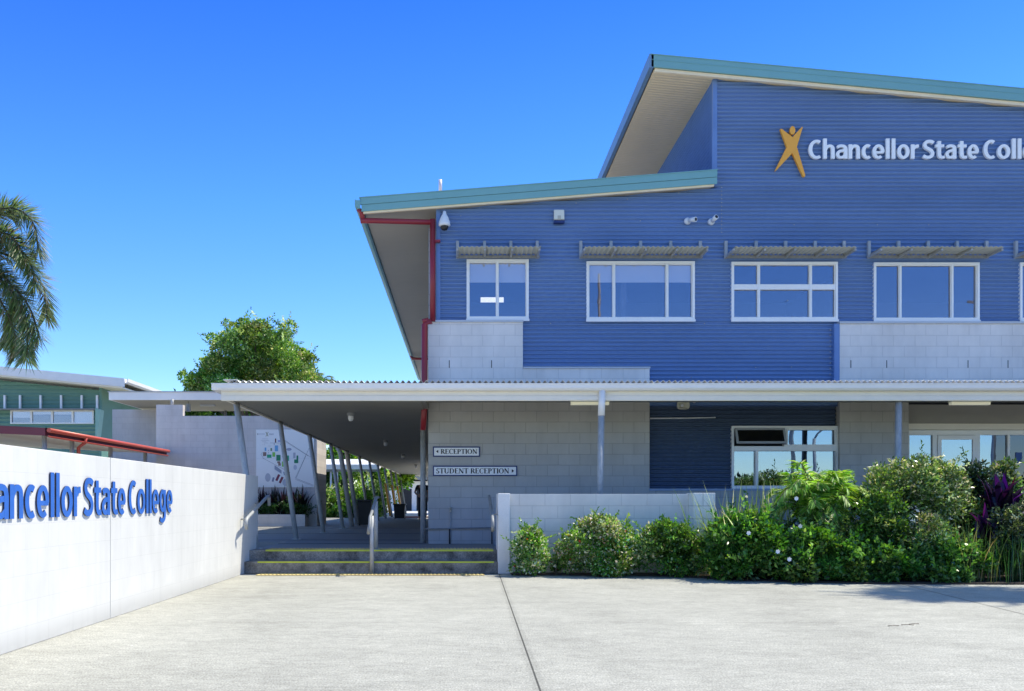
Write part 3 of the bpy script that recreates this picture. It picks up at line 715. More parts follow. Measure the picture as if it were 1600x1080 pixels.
# corrugated sunshade hoods ------------------------------
def hood(px0, px1, brs):
    x0, x1 = X_(px0, FY), X_(px1, FY); zt = Z_(403.5, FY)+.02; yb, yf = FY-.07, FY-.56
    mb = MB(); n = int((x1-x0-.04)/.088*8)
    for i in range(n+1):
        x = x0+.02+i*(x1-x0-.04)/n; z = zt+.033+.011*math.cos(2*math.pi*x/.088)
        mb.v += [(x, yb, z), (x, yf-.03, z), (x, yb, z-.004), (x, yf-.03, z-.004)]
        if i:
            k = len(mb.v)-8
            mb.f += [[k, k+4, k+5, k+1], [k+2, k+3, k+7, k+6], [k+1, k+5, k+7, k+3]]; mb.sm |= {len(mb.f)-3, len(mb.f)-2}
    h = mb.build('sunshade', mat('grey_sunshade_sheet', (.50, .50, .43), .5, var=.05), bd)
    for px in brs:
        x = X_(px, FY)
        MB().box(x-.028, x+.028, FY-.075, FY-.01, zt-.04, Z_(378, FY)).box(x-.018, x+.018, yf, FY-.075, zt-.03, zt+.008).build('bracket', M['galv'], h, .004)
    MB().box(x0, x1, yb+.001-.03, yb, zt-.045, zt+.008).build('rail', M['galv_dark'], h)
hood(714, 843, (715, 757, 798, 839))
hood(906, 1096, (907, 954, 1000, 1047, 1093))
hood(1132, 1320, (1133, 1180, 1226, 1272, 1317))
hood(1355, 1541, (1356, 1402, 1448, 1493, 1539))
hood(1584, 1770, (1585, 1632, 1679, 1725, 1768))
# red downpipes ------------------------------------------
PY = RY+.10
p = lambda x, y, Y=PY: P(x, y, Y)
dp = MB().tube([(xa-.05, RY+.08, ZA0-.18), p(564.5, 332), p(567, 343)], .045, 12).tube([p(563.5, 345), p(581, 345), p(676, 347.5)], .05, 12).tube([p(676, 343), p(676, 430), p(676, 503)], .052, 12).build('downpipe', M['red'], bd)
dp['label'] = 'red downpipe from the low eave gutter to the block corner'
MB().tube([P(674, 502, 16.85), P(663.5, 507, 16.85), P(663, 640, 16.85), P(661, 672, 16.9)], .055, 12).tube([P(670, 500, 16.85), P(660, 502.5, 16.85)], .045, 10).build('downpipe', M['red'], bd)
MB().tube([P(661, 670, 17.5), (X_(661, 17.5), 17.5, FL)], .052, 14).build('downpipe', M['galv'], bd)
MB().box(X_(680, PY), X_(688, PY), PY-.02, FY, Z_(378, PY), Z_(375, PY)).build('pipe_clip', M['red'], bd)
MB().tube([(xa, 33.7, 6.45), (xa+.05, 33.7, 6.35), (-.66, 33.7, 6.3), (-.66, 33.7, 3.1)], .05, 10).build('downpipe', M['red'], bd)
# shopfront ----------------------------------------------
SY = 17.35; sx0, sx1 = X_(1420, SY), XE
MB().box(sx0-.05, sx1, SY-.05, SY+.12, Z_(662, SY), 2.95).build('header_panel', M['cement'], bd)
MB().box(sx0-.05, sx1, SY-.09, SY+.06, Z_(672, SY), Z_(662.5, SY)).build('door_track', M['cream'], bd)
sf = MB(); top = Z_(674, SY); sf.box(sx0-.05, sx1, SY-.03, SY+.06, Z_(680, SY), Z_(672.5, SY))
for p0, p1 in ((1415, 1420), (1456, 1463), (1524, 1530), (1573, 1577), (1640, 1646), (1700, 1706)): sf.box(X_(p0, SY), X_(p1, SY), SY-.03, SY+.06, FL, Z_(680, SY))
sfo = sf.build('entry_frame', M['white'], bd, .004)
DKG = glass_mat('dark_entry_glass', .14, (.35, .38, .40), (.7, .8, 1))
for p0, p1, gm in ((1420, 1456, M['glass_dn']), (1530, 1553, M['glass_dn']), (1553, 1573, DKG), (1577, 1640, DKG), (1646, 1700, DKG)):
    MB().box(X_(p0, SY), X_(p1, SY), SY+.01, SY+.018, FL, Z_(680, SY)).build('pane', gm, sfo)
MB().box(X_(1587, SY), X_(1597, SY), SY+.0, SY+.008, Z_(724, SY), Z_(707, SY)).build('notice', mat('blue_notice', (.02, .08, .30), .5), sfo)
dr = MB(); dx0, dx1, dz1 = X_(1463.5, SY), X_(1523.5, SY), Z_(680.5, SY)
dr.box(dx0, dx1, SY-.05, SY+.0, dz1-.08, dz1).box(dx0, dx0+.07, SY-.05, SY, FL+.02, dz1-.08).box(dx1-.07, dx1, SY-.05, SY, FL+.02, dz1-.08).box(dx0+.07, dx1-.07, SY-.05, SY, FL+.02, FL+.2)
dro = dr.build('door', M['white'], bd, .004)
MB().box(dx0+.07, dx1-.07, SY-.03, SY-.022, FL+.2, dz1-.08).build('pane', M['glass_dn'], dro)
MB().tube([(dx1-.12, SY-.10, 1.2), (dx1-.12, SY-.10, 1.6)], .012, 8).build('handle', M['galv'], dro)
# wall conduit
MB().tube([P(1016, 654, FY-.03), P(1072, 653.5, FY-.03), P(1118, 652.5, FY-.03)], .012, 8).build('conduit', M['camwhite'], bd)

# ------------------------------------------------------------ facade sign and fittings
fs = thing('facade_lettering', 'white raised letters reading Chancellor State College high on the blue wall', 'lettering', (9, 17, 7.5))
def fac_text(v): return (X_(1261, FY)+(v[0]-6.19)*1.0125, FY-.036-v[2]*.05, Z_(250.5, FY)+v[1])
lettering(fs, LET, fac_text, M['letter_white'])
fg = thing('emblem', 'orange stylised figure with raised arms beside the white letters', 'emblem', P(1232, 240, FY))
q = lambda x, y: (X_(1190+x/9.82, FY), Z_(180+y/9.82, FY))
MB().prism([q(*a) for a in ((262,240),(285,240),(447,365),(590,210),(606,212),(515,515),(645,950),(635,970),(610,965),(447,610),(195,880),(185,870),(362,515))], FY-.09, FY-.03).build('figure', M['orange'], fg)
MB().prism([q(450+41*math.cos(t*math.pi/12), 262+65*math.sin(t*math.pi/12)) for t in range(24)], FY-.09, FY-.03).build('head', M['orange'], fg)

# serif capitals for the reception signs
def serif_text(mb, text, x, z, h, y, out=.003):
    T, t = .19, .075
    W_ = {'R': .72, 'E': .64, 'C': .74, 'P': .64, 'T': .70, 'I': .34, 'O': .84, 'N': .84, 'S': .56, 'U': .82, 'D': .82, ' ': .32, '<': .5, '>': .5}
    def seg(x0, z0, x1, z1, w_):
        dx, dz = x1-x0, z1-z0; l = math.hypot(dx, dz); nx, nz = -dz/l*w_/2, dx/l*w_/2
        pl = [(x0+nx, z0+nz), (x0-nx, z0-nz), (x1-nx, z1-nz), (x1+nx, z1+nz)]
        mb.prism([(cx+a*h, z+b*h) for a, b in pl], y-out-random.random()*.0006, y)
    def arc(ax, az, rx, rz, a0, a1, n=12):
        out_, inn = [], []
        for i in range(n+1):
            a = R(a0+(a1-a0)*i/n); wd = t+(T-t)*abs(math.cos(a))
            out_.append((ax+rx*math.cos(a), az+rz*math.sin(a))); inn.append((ax+(rx-wd)*math.cos(a), az+(rz-t)*math.sin(a)))
        for i in range(n):
            mb.prism([(cx+a*h, z+b*h) for a, b in (out_[i], out_[i+1], inn[i+1], inn[i])], y-out, y)
    cx = x
    for ch in text:
        wd = W_[ch]
        def stem(sx, ser=True):
            seg(sx, 0, sx, 1, T)
            if ser:
                for zz in (.025, .975): seg(sx-.14, zz, sx+.14, zz, .05)
        if ch == 'R': stem(.16); arc(.30, .74, .32, .26, -90, 90); seg(.16, .975, .32, .975, .05); seg(.16, .505, .34, .505, .05); seg(.36, .5, .66, .02, T)
        elif ch == 'P': stem(.16); arc(.30, .72, .32, .28, -90, 90); seg(.16, .975, .32, .975, .05); seg(.16, .465, .32, .465, .05)
        elif ch == 'E': stem(.16); seg(.16, .975, .58, .975, .06); seg(.16, .53, .48, .53, .06); seg(.16, .03, .60, .03, .06); seg(.575, 1, .575, .84, .05); seg(.60, 0, .60, .18, .05)
        elif ch == 'C': arc(.42, .5, .40, .52, 48, 312, 18); seg(.70, .98, .70, .74, .05)
        elif ch == 'O': arc(.42, .5, .41, .52, 0, 360, 24)
        elif ch == 'D': stem(.16); arc(.32, .5, .46, .5, -90, 90, 14); seg(.16, .975, .34, .975, .05); seg(.16, .025, .34, .025, .05)
        elif ch == 'T': stem(.35, False); seg(.21, .025, .49, .025, .05); seg(.02, .965, .68, .965, .07); seg(.03, 1, .03, .82, .05); seg(.67, 1, .67, .82, .05)
        elif ch == 'I': stem(.17)
        elif ch == 'N': seg(.14, 0, .14, 1, .07); seg(.70, 0, .70, 1, .07); seg(.12, .98, .70, .03, T); seg(.02, .025, .27, .025, .05); seg(.58, .975, .82, .975, .05)
        elif ch == 'U': seg(.16, .25, .16, 1, T); seg(.66, .25, .66, 1, .07); arc(.41, .30, .32, .32, 180, 360); seg(.02, .975, .30, .975, .05); seg(.55, .975, .78, .975, .05)
        elif ch == 'S': arc(.27, .73, .24, .28, 30, 270, 12); arc(.27, .255, .26, .27, -150, 90, 12); seg(.49, .98, .49, .78, .05); seg(.03, .03, .03, .26, .05)
        elif ch in '<>':
            pl = [(.05, .5), (.42, .85), (.42, .15)] if ch == '<' else [(.42, .5), (.05, .15), (.05, .85)]
            mb.prism([(cx+a*h, z+b*h) for a, b in pl], y-out, y)
        cx += wd*h*1.04
    return cx-x
def wall_sign(px0, py0, px1, py1, text, tx0, tx1, tz0, tz1, label):
    Y = BY-.03; a, b, c, d = rect(px0, py0, px1, py1, BY)
    t = thing('direction_sign', label, 'sign', ((a+b)/2, BY, (c+d)/2), 'reception signs on the block wall')
    MB().box(a, b, Y, BY-.001, c, d).build('frame', M['navy'], t)
    MB().box(a+.022, b-.022, Y-.003, Y-.0002, c+.022, d-.022).build('panel', M['signwhite'], t)
    mb = MB(); wpx = serif_text(MB(), text, 0, 0, 1, 0); want = X_(tx1, BY)-X_(tx0, BY); h = Z_(tz0, BY)-Z_(tz1, BY)
    m2 = MB(); serif_text(m2, text, 0, 0, h, Y-.0035); k = want/(wpx*h)
    mb.add([(X_(tx0, BY)+v[0]*k, v[1], Z_(tz1, BY)+v[2]) for v in m2.v], m2.f)
    mb.build('lettering', M['ink'], t)
wall_sign(676.5, 698, 750, 714, '< RECEPTION', 681, 746, 702, 709.5, 'short white sign reading RECEPTION with an arrow pointing left')
wall_sign(676.5, 728, 808, 744, 'STUDENT RECEPTION >', 681.5, 804, 732, 740, 'long white sign reading STUDENT RECEPTION with an arrow pointing right')

# security cameras
t = thing('dome_camera', 'white dome security camera at the upper left corner of the blue wall', 'security camera', P(695, 345, FY-.2), )
c = P(694.5, 345, FY-.2); s = 1/85
MB().lathe(c, [(.001, 15*s), (2.5*s, 14.5*s), (3*s, 10*s), (4.5*s, 8*s), (6.5*s, 4*s), (8.8*s, -3*s), (9.2*s, -7*s), (8*s, -8.5*s), (5*s, -8.6*s), (.001, -8.6*s)], 24).build('housing', M['camwhite'], t)
MB().lathe(c+Vector((0, 0, -8.6*s)), [(6.2*s, 0), (6*s, -3*s), (4*s, -6*s), (.001, -7.2*s)], 20).build('dome', M['black'], t)
MB().tube([c+Vector((0, .2, .15)), c+Vector((0, .02, .16)), c+Vector((0, 0, .12))], .03, 10).build('bracket', M['camwhite'], t)
def bullet(px, py, dx, label):
    c = P(px, py, FY-.02); t = thing('bullet_camera', label, 'security camera', c, 'bullet cameras on the blue wall')
    MB().lathe(c, [(.001, -.06), (.055, -.05), (.065, -.02), (.065, 0)], 20, 'y').build('base', M['camwhite'], t)
    e = c+Vector((dx*.12, -.19, dx*dx*.0+.0)); e.z += -.02 if dx > .8 else .04
    a_ = c+Vector((dx*.02, -.07, 0))
    MB().tube([a_, e], [.040, .046], 16).build('body', M['camwhite'], t)
    d_ = (e-a_).normalized(); MB().tube([e+d_*.001, e+d_*.006], .031, 14).build('lens', M['black'], t)
bullet(1074, 346, .9, 'white bullet camera nearer the alarm box on the blue wall')
bullet(1111, 347, .4, 'white bullet camera nearer the wall seam')
t = thing('alarm_siren', 'cream alarm siren box high on the blue wall', 'alarm box', P(873, 340, FY))
a, b, c_, d_ = rect(865, 329, 881, 347, FY)
MB().prismx([(FY-.01, c_), (FY-.10, c_+.02), (FY-.08, d_-.01), (FY-.01, d_)], a, b).build('cover', M['ivory'], t, .008)
MB().box(a-.003, b+.003, FY-.11, FY-.01, c_-.045, c_-.002).build('base', M['navy'], t)
MB().box((a+b)/2-.03, (a+b)/2+.03, FY-.103, FY-.09, c_+.03, c_+.09).build('grille', mat('grille_grey', (.5, .5, .42), .5), t)
t = thing('horn_speaker', 'cream oval horn speaker on the dark blue wall under the awning', 'speaker', P(1068, 633, FY-.1))
c = P(1068, 633, FY-.12)
mb = MB(); n = 24
rings = [(.115, .08, .05), (.115, .08, .0), (.105, .07, -.01), (.06, .045, .03), (.02, .02, .05)]
for rx, rz, dy in rings:
    for k in range(n):
        a = 2*math.pi*k/n; sx = math.copysign(abs(math.cos(a))**.6, math.cos(a)); sz = math.copysign(abs(math.sin(a))**.6, math.sin(a)); mb.v.append((c.x+rx*sx, c.y+dy, c.z+rz*sz))
for i in range(4):
    for k in range(n): mb.f.append([i*n+k, i*n+(k+1) % n, (i+1)*n+(k+1) % n, (i+1)*n+k])
mb.build('horn', M['ivory'], t)
MB().lathe(c+Vector((-.02, -.02, 0)), [(.001, -.015), (.025, -.01), (.035, .03)], 14, 'y').build('driver', M['camwhite'], t)
MB().box(c.x-.04, c.x+.04, c.y+.05, FY+.04, c.z-.03, c.z+.03).build('bracket', M['galv'], t)
t = thing('mini_camera', 'tiny white dome sensor right of the horn speaker', 'sensor', P(1084, 628, FY-.05))
MB().lathe(P(1084, 628, FY-.0), [(.001, -.09), (.02, -.085), (.03, -.06), (.03, .04)], 14, 'y').build('housing', M['camwhite'], t)

# ------------------------------------------------------------ covered walkway and front awning
AY = 15.0; SZ = 2.775; XL = -3.87
cw = thing('covered_walkway', 'long cream edged awning and walkway roof with corrugated sheets on slanting steel posts', 'walkway canopy', (-2, 20, 0))
def wave_roof(x0, x1, y0, y1, z, dz=.06, pitch=.096, amp=.022):
    mb = MB(); n = int((x1-x0)/pitch*8)
    for i in range(n+1):
        x = x0+i*(x1-x0)/n; zz = z+amp*math.cos(2*math.pi*x/pitch)
        mb.v += [(x, y0, zz), (x, y1, zz+dz), (x, y0, zz-.004), (x, y1, zz-.004+dz)]
        if i: k = len(mb.v)-8; mb.f += [[k, k+4, k+5, k+1], [k+2, k+3, k+7, k+6], [k, k+2, k+6, k+4]]; mb.sm |= {len(mb.f)-3, len(mb.f)-2}
    return mb
zr = Z_(597, AY)
ro = wave_roof(X_(358, AY), XE, AY-.06, BY-.005, zr).build('roof', mat('galvanised_roof_sheet', (.62, .62, .61), .4, metal=.1, var=.1), cw)
MB().box(X_(350, AY), -.70, BY, 62, zr-.02, zr+.01).build('roof', mat('galvanised_roof_sheet', (.5, .5, .5)), cw)
MB().box(X_(350, AY), X_(372, AY), AY-.07, AY+.3, zr+.022, zr+.032).build('barge_cap', M['offwhite'], cw)
# gutter: curved quad profile
g0 = Z_(612, AY); g1 = Z_(600, AY); gx0 = X_(329, 14.9)
gp = [(AY+.03, g1-.01), (AY+.03, g0+.01), (AY-.03, g0+.0), (AY-.075, g0+.02), (AY-.095, g0+.05), (AY-.10, g1-.018), (AY-.11, g1-.014), (AY-.11, g1), (AY-.095, g1), (AY-.09, g1-.02), (AY-.085, g0+.055), (AY-.065, g0+.03), (AY-.025, g0+.012), (AY+.018, g0+.02), (AY+.018, g1-.01)]
n = len(gp); mb = MB(); mb.add([(gx0+.16*max(0, (g1-z)/(g1-g0)), y, z) for y, z in gp]+[(XE, y, z) for y, z in gp], [list(range(n)), list(range(2*n-1, n-1, -1))]+[(i, i+n, (i+1) % n+n, (i+1) % n) for i in range(n)])
mb.build('gutter', M['offwhite'], cw)
MB().box(gx0+.0, gx0+.16, AY-.05, 62, g0+.02, g1-.002).build('gutter', M['offwhite'], cw)
mb = MB(); bx0 = X_(345, AY)
mb.box(bx0, XE, AY+.031, AY+.08, SZ, g0+.03)
mb.box(bx0, XE, AY+.018, AY+.031, SZ+.012, SZ+.075).box(bx0, XE, AY+.022, AY+.031, SZ+.08, SZ+.088)
mb.build('beam', M['cream'], cw)
MB().box(XL-.0, XL+.05, AY+.081, 62, SZ, g0+.02).build('beam', M['cream'], cw)
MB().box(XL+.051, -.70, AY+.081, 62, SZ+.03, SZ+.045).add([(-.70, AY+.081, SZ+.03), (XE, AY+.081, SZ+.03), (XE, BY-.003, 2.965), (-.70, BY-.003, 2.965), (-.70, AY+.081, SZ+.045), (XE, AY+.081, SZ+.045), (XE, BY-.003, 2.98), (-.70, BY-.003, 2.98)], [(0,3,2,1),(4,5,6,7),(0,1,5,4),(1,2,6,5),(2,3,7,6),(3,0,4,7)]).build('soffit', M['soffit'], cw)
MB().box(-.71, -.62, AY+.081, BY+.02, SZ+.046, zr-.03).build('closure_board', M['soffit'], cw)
# leaning posts
PX0, PX1 = -3.42, -3.82
for i in range(12):
    y = 15.35+i*3.72; thick = .075 if i == 4 else .052
    MB().tube([(PX0, y-.05, FL), (PX1, y+.25, SZ+.03)], thick, 14).box(PX0-.09, PX0+.09, y-.14, y+.04, FL, FL+.012).build('post', M['galv'] if i < 6 else M['galv_dark'], cw)
MB().tube([(PX1-.02, 28.45, SZ+.02), (PX1+.06, 28.5, SZ-.15), (PX0+.03, 28.4, FL)], .075, 14).build('downpipe', M['galv'], cw)
for i, (y, cc) in enumerate(((42.6, 'ambercol'), (46.5, 'ambercol'), (50.5, 'ambercol'))):
    f = .6
    MB().tube([(PX0+.1, y, FL+.1), (PX0*(1-f)+PX1*f+.1, y+.1, FL+1.6)], .055, 10).build('post_sleeve', M['ambercol'], cw)
for i in range(5):                               # far right side posts, leaning the other way
    y = 43.5+i*3.8
    MB().tube([(-1.25, y, FL), (-1.75, y+.2, SZ+.03)], .05, 10).build('post', M['offwhite'], cw)
# front posts with pale downpipe sleeve
for px in (940, 1412):
    x = X_(px, AY-.02); yp = AY+.14 if px == 1412 else AY-.02
    MB().tube([(x-.04, yp, FL), (x-.005, yp, SZ+.02 if px == 1412 else Z_(648, AY))], .052, 16).build('post', M['galv'], cw)
    if px == 940: MB().tube([(x-.005, yp, Z_(650, AY)), (x+.01, yp, g0+.02)], .056, 16).build('downpipe', M['offwhite'], cw)
x = X_(1885, AY); MB().tube([(x, AY+.14, FL), (x, AY+.14, SZ+.02)], .052, 16).build('post', M['galv'], cw)
# ceiling lights under the canopy
for i, y in enumerate((17.4, 25.3, 32.7, 42.0)):
    lab = ('dome downlight on the walkway ceiling nearest the front beam', 'second dome downlight along the walkway ceiling', 'third dome downlight along the walkway ceiling', 'farthest dome downlight on the walkway ceiling')[i]
    t = thing('downlight', lab, 'ceiling light', (-2.1, y, SZ+.03), 'dome downlights along the walkway ceiling')
    MB().lathe((-2.1, y, SZ+.03), [(.075, 0), (.07, -.05), (.05, -.06)], 16).build('base', M['galv_dark'], t)
    MB().lathe((-2.1, y, SZ-.03), [(.05, 0), (.055, -.05), (.035, -.09), (.001, -.10)], 16).build('globe', M['camwhite'], t)
for (p0, p1, lab) in ((892, 951, 'cream batten light under the awning beside the pale post sleeve'), (1485, 1545, 'cream batten light under the awning above the glass entry')):
    Yb = 15.3; t = thing('batten_light', lab, 'ceiling light', (X_((p0+p1)/2, Yb), Yb, SZ), 'batten lights under the front awning')
    MB().prismx([(Yb-.06, SZ+.03), (Yb-.05, SZ-.04), (Yb+.05, SZ-.04), (Yb+.06, SZ+.03)], X_(p0, Yb), X_(p1, Yb)).build('diffuser', mat('yellowed_diffuser', (.75, .70, .42), .4, emit=.12), t)
    MB().box(X_(p0, Yb)-.01, X_(p1, Yb)+.01, Yb-.07, Yb+.07, SZ+.005, SZ+.029).build('housing', M['ivory'], t)

# ------------------------------------------------------------ low planter wall, handrails, tap
lw = thing('planter_wall', 'low pale grey block wall behind the shrubs with a narrow end pillar', 'wall', (2.3, 14.5, 0))
px0, px1 = X_(778, 14.4), X_(797, 14.4)
MB().box(px0, px1, 14.4, 15.25, 0, Z_(771, 14.4)).build('pillar', M['pillar'], lw, .012)
rx0 = X_(1076, 14.46)
MB().box(px1+.001, rx0+.001, 14.46, 14.65, 0, Z_(772, 14.46)).build('wall', M['lowblock'], lw, .005)
MB().box(rx0+.002, X_(1115, 14.25), 14.15, 14.65, 0, Z_(770.5, 14.3)).build('return_wall', block_mat('return_block', (.84, .83, .78), 'x', ox=.1, oz=Z_(790.4, 14.46) % .2), lw, .006)
h = thing('handrail', 'galvanised two post handrail in the middle of the steps', 'handrail', (-1.4, 14.5, 0))
xr = X_(581, 14.36); xr2 = X_(587.5, 14.92)
MB().tube([(xr, 14.36, 0), (xr, 14.36, Z_(806, 14.36))], .032, 14).box(xr-.06, xr+.06, 14.3, 14.42, .0, .008).build('post', M['galv'], h)
MB().tube([(xr2, 14.92, FL), (xr2, 14.92, Z_(783, 14.92))], .032, 14).box(xr2-.06, xr2+.06, 14.86, 14.98, FL, FL+.012).build('post', M['galv'], h)
MB().tube([(xr, 14.05, .78), (xr-.01, 14.0, .72), (xr-.02, 14.03, .64)][::-1]+[(xr, 14.12, .90), (xr, 14.36, .96), (xr2, 14.95, 1.19), (xr2, 15.3, 1.20)], .026, 12).build('rail', M['galv_dark'], h)
h = thing('handrail', 'short galvanised handrail fixed to the dark end of the white wall', 'handrail', (-3.3, 14.8, .9))
MB().tube([(-3.27, 13.98, .72), (-3.27, 13.93, .80), (-3.27, 14.0, .87), (-3.27, 14.25, .93), (-3.27, 15.5, 1.22), (-3.27, 15.62, 1.20), (-3.27, 15.62, 1.06)], .026, 12).build('rail', M['galv'], h)
MB().tube([(-3.41, 14.2, .86), (-3.30, 14.2, .86), (-3.28, 14.2, .9)], .012, 8).tube([(-3.41, 15.2, 1.1), (-3.30, 15.2, 1.1), (-3.28, 15.2, 1.14)], .012, 8).build('bracket', M['galv'], h)
h = thing('handrail', 'short galvanised handrail beside the narrow pillar right of the steps', 'handrail', (.45, 14.8, .9))
xq = .47
MB().tube([(xq, 14.2, .68), (xq, 14.14, .76), (xq, 14.2, .84), (xq, 14.4, .93), (xq-.015, 15.45, 1.22), (xq-.015, 15.6, 1.22)], .026, 12).build('rail', M['galv_dark'], h)
MB().tube([(px0, 14.6, .93), (xq+.01, 14.6, .93), (xq, 14.6, .97)], .012, 8).build('bracket', M['galv'], h)
t = thing('garden_tap', 'small brass tap on a pipe against the grey block wall', 'tap', P(704, 800, BY))
MB().tube([(X_(704, BY), BY-.03, FL), P(704, 800, BY-.03)], .012, 8).build('pipe', M['galv'], t)
c = P(704, 797, BY-.08); MB().tube([c+Vector((0, .08, 0)), c, c+Vector((0, -.03, -.04))], .016, 8).lathe(c+Vector((0, 0, .015)), [(.008, 0), (.008, .02), (.035, .022), (.035, .032), (.001, .034)], 10).build('valve', mat('tap_metal', (.55, .5, .4), .3, metal=.7), t)
t = thing('wall_pipe', 'thin horizontal pipe low along the grey block wall', 'pipe', P(720, 826, BY))
MB().tube([P(664, 826.5, BY-.05), P(773, 824.5, BY-.05)], .011, 8).build('pipe', M['galv_dark'], t)
mb = MB()
for px in (702.5, 768.5): mb.tube([P(px, 826, BY-.045), (X_(px, BY), BY-.045, FL)], .012, 8)
mb.build('support', M['ink'], t)

# ------------------------------------------------------------ site map wall, planter, second canopy
MY = 29.2
mw = thing('block_wall', 'tall blue grey block wall behind the site map with a raised left end', 'wall', (-7, MY, 0))
xa_, xb_, xc_ = X_(244, MY), X_(285.5, MY), -4.6
MB().prism([(xa_, 0), (xc_, 0), (xc_, Z_(650, MY)), (xb_, Z_(650, MY)), (xb_, Z_(632.5, MY)), (xa_, Z_(632.5, MY))], MY, MY+.25).box(xc_-.25, xc_, MY+.25, MY+2.0, 0, Z_(650, MY)).build('wall', M['mapblock'], mw)
mw2 = thing('block_wall', 'shaded blue grey block wall between the green building and the map wall', 'wall', (-11.5, 32, 0))
MB().box(X_(175.5, 32), X_(250, 32), 32, 32.2, 0, Z_(640, 32)).build('wall', M['mapblock'], mw2)
sm = thing('site_map_sign', 'square white site map board with coloured building plan on the grey wall', 'sign', P(445, 717, MY))
sx0, sx1, sz0, sz1 = X_(401, MY), X_(490.5, MY), Z_(761, MY), Z_(672, MY)
MB().box(sx0, sx1, MY-.03, MY-.001, sz0, sz1).build('board', M['signwhite'], sm)
V = []; T = []
def mp(u, v): return (sx0+(u-60)/880*(sx1-sx0), sz1-(v-118)/872*(sz1-sz0))
def mrect(pts, c, lay=0):
    V.append([(mp(*p_)[0], MY-.033-lay*.0008, mp(*p_)[1]) for p_ in pts]); T.append(c)
def R4(u0, v0, u1, v1): return [(u0, v1), (u1, v1), (u1, v0), (u0, v0)]
def mline(u0, v0, u1, v1, wd, c, lay=0):
    l = math.hypot(u1-u0, v1-v0); nx, ny = -(v1-v0)/l*wd/2, (u1-u0)/l*wd/2; mrect([(u0+nx, v0+ny), (u1+nx, v1+ny), (u1-nx, v1-ny), (u0-nx, v0-ny)], c, lay)
g1c, g2c, b1c, br, li, gy = (.02,.42,.22), (.01,.25,.12), (.18,.45,.75), (.30,.19,.16), (.25,.60,.10), (.36,.40,.50)
for r_, c_ in (((345,250,363,312),(.12,.01,.03)),((388,275,437,302),(.35,.4,.7)),((342,355,392,445),b1c),((425,330,440,352),(.05,.4,.45)),((452,332,500,372),b1c),((455,385,502,458),g1c),((186,388,212,440),b1c),((276,395,300,440),(.2,.3,.15)),((160,458,212,518),br),((222,495,292,545),g1c),((305,460,348,528),li),((365,500,430,590),g2c),((453,470,490,538),br),((515,510,560,592),g1c),((380,598,425,628),br),((395,628,435,665),br),((452,600,488,680),li),((640,570,702,626),g2c),((675,510,702,570),g2c),((625,465,660,550),(.5,.52,.62)),((240,425,252,438),gy),((240,462,250,475),gy),((328,325,340,345),gy)):
    mrect(R4(*r_), c_, 1)
for a_ in ((160,550,575,770),(440,240,900,540),(450,262,860,520),(870,395,655,860),(820,510,670,855),(665,860,940,965),(660,875,935,980),(130,490,165,550),(130,490,150,460),(270,318,520,318)): mline(*a_, 3.5, (.14,.15,.19), 0)
mrect([(338,655),(445,735),(445,790),(338,720)], gy, 1); mrect([(470,755),(575,800),(575,860),(480,805)], gy, 1)
mline(492,735,572,778,16,(.02,.02,.02),2)
mline(410,800,365,895,36,(.22,.03,.07),1); mline(462,838,418,930,36,(.22,.03,.07),1); mline(325,845,308,908,28,(.24,.26,.4),1)
def mell(cu, cv, ru, rv, c_):
    for k in range(16):
        a0, a1 = k*math.pi/8, (k+1)*math.pi/8; V.append([(mp(*p_)[0], MY-.0322, mp(*p_)[1]) for p_ in ((cu, cv), (cu+ru*math.cos(a0), cv+rv*math.sin(a0)), (cu+ru*math.cos((a0+a1)/2), cv+rv*math.sin((a0+a1)/2)), (cu+ru*math.cos(a1), cv+rv*math.sin(a1)))]); T.append(c_)
mell(235, 845, 42, 65, (.52,.55,.64)); mell(508, 920, 50, 55, (.54,.57,.66)); mell(655, 690, 26, 38, (.6,.63,.72))
mell(560, 415, 40, 22, (.4,.43,.55))
mline(205,150,240,215,10,(.3,.28,.14),1); mline(243,148,205,218,8,(.3,.28,.14),1)   # emblem on the map heading
for k in range(8): mline(82+k*14, 172, 90+k*14, 190, 5, (.45,.47,.52), 1)
for k in range(5): mline(258+k*15, 172, 266+k*13, 195, 6, (.35,.37,.42), 1)
mline(80,172,80,195,7,(.1,.1,.12),1)
for (u0, v0, u1) in ((150,255,245),(130,278,262),(150,298,220),(175,318,245),(175,345,200),(150,345,165),(240,365,300),(640,330,640.1)):
    if u1-u0 > 1:
        for k in range(int((u1-u0)/9)): mline(u0+k*9, v0, u0+k*9+6, v0, 5, (.35,.37,.42), 1)
mline(60,552,940,552,2,(.6,.63,.7),0)
quads_mesh('map_print', np.array(V), np.array(T), M['print'], sm)
MB().box(sx0-.012, sx1+.012, MY-.036, MY-.0305, sz0-.012, sz0).box(sx1, sx1+.012, MY-.036, MY-.0305, sz0, sz1).box(sx0-.012, sx0, MY-.036, MY-.0305, sz0, sz1).box(sx0-.012, sx1+.012, MY-.036, MY-.0305, sz1, sz1+.012).build('frame', M['white'], sm)
pl = thing('planter_box', 'long low blue grey planter box at the foot of the map wall', 'planter', (-6, 28.8, FL))
MB().box(-7.2, X_(478, 28.7), 28.55, 29.19, FL, Z_(804, 28.55)).build('box', M['mapblock'], pl, .01)
DKP = ([(.02,.012,.018),(.035,.012,.02),(.015,.02,.012)], [3,2,2])
for i, px in enumerate((396, 412, 427, 444, 458, 472)):
    strap_plant('%s dark strap leaved plant in the planter counting from the white wall' % ('first','second','third','fourth','fifth','sixth')[i], X_(px, 28.9), 28.9, 40, .95, .08, DKP, name='cordyline', z0=.72, spread=.12, group='dark plants in the planter under the map', lean=.8)
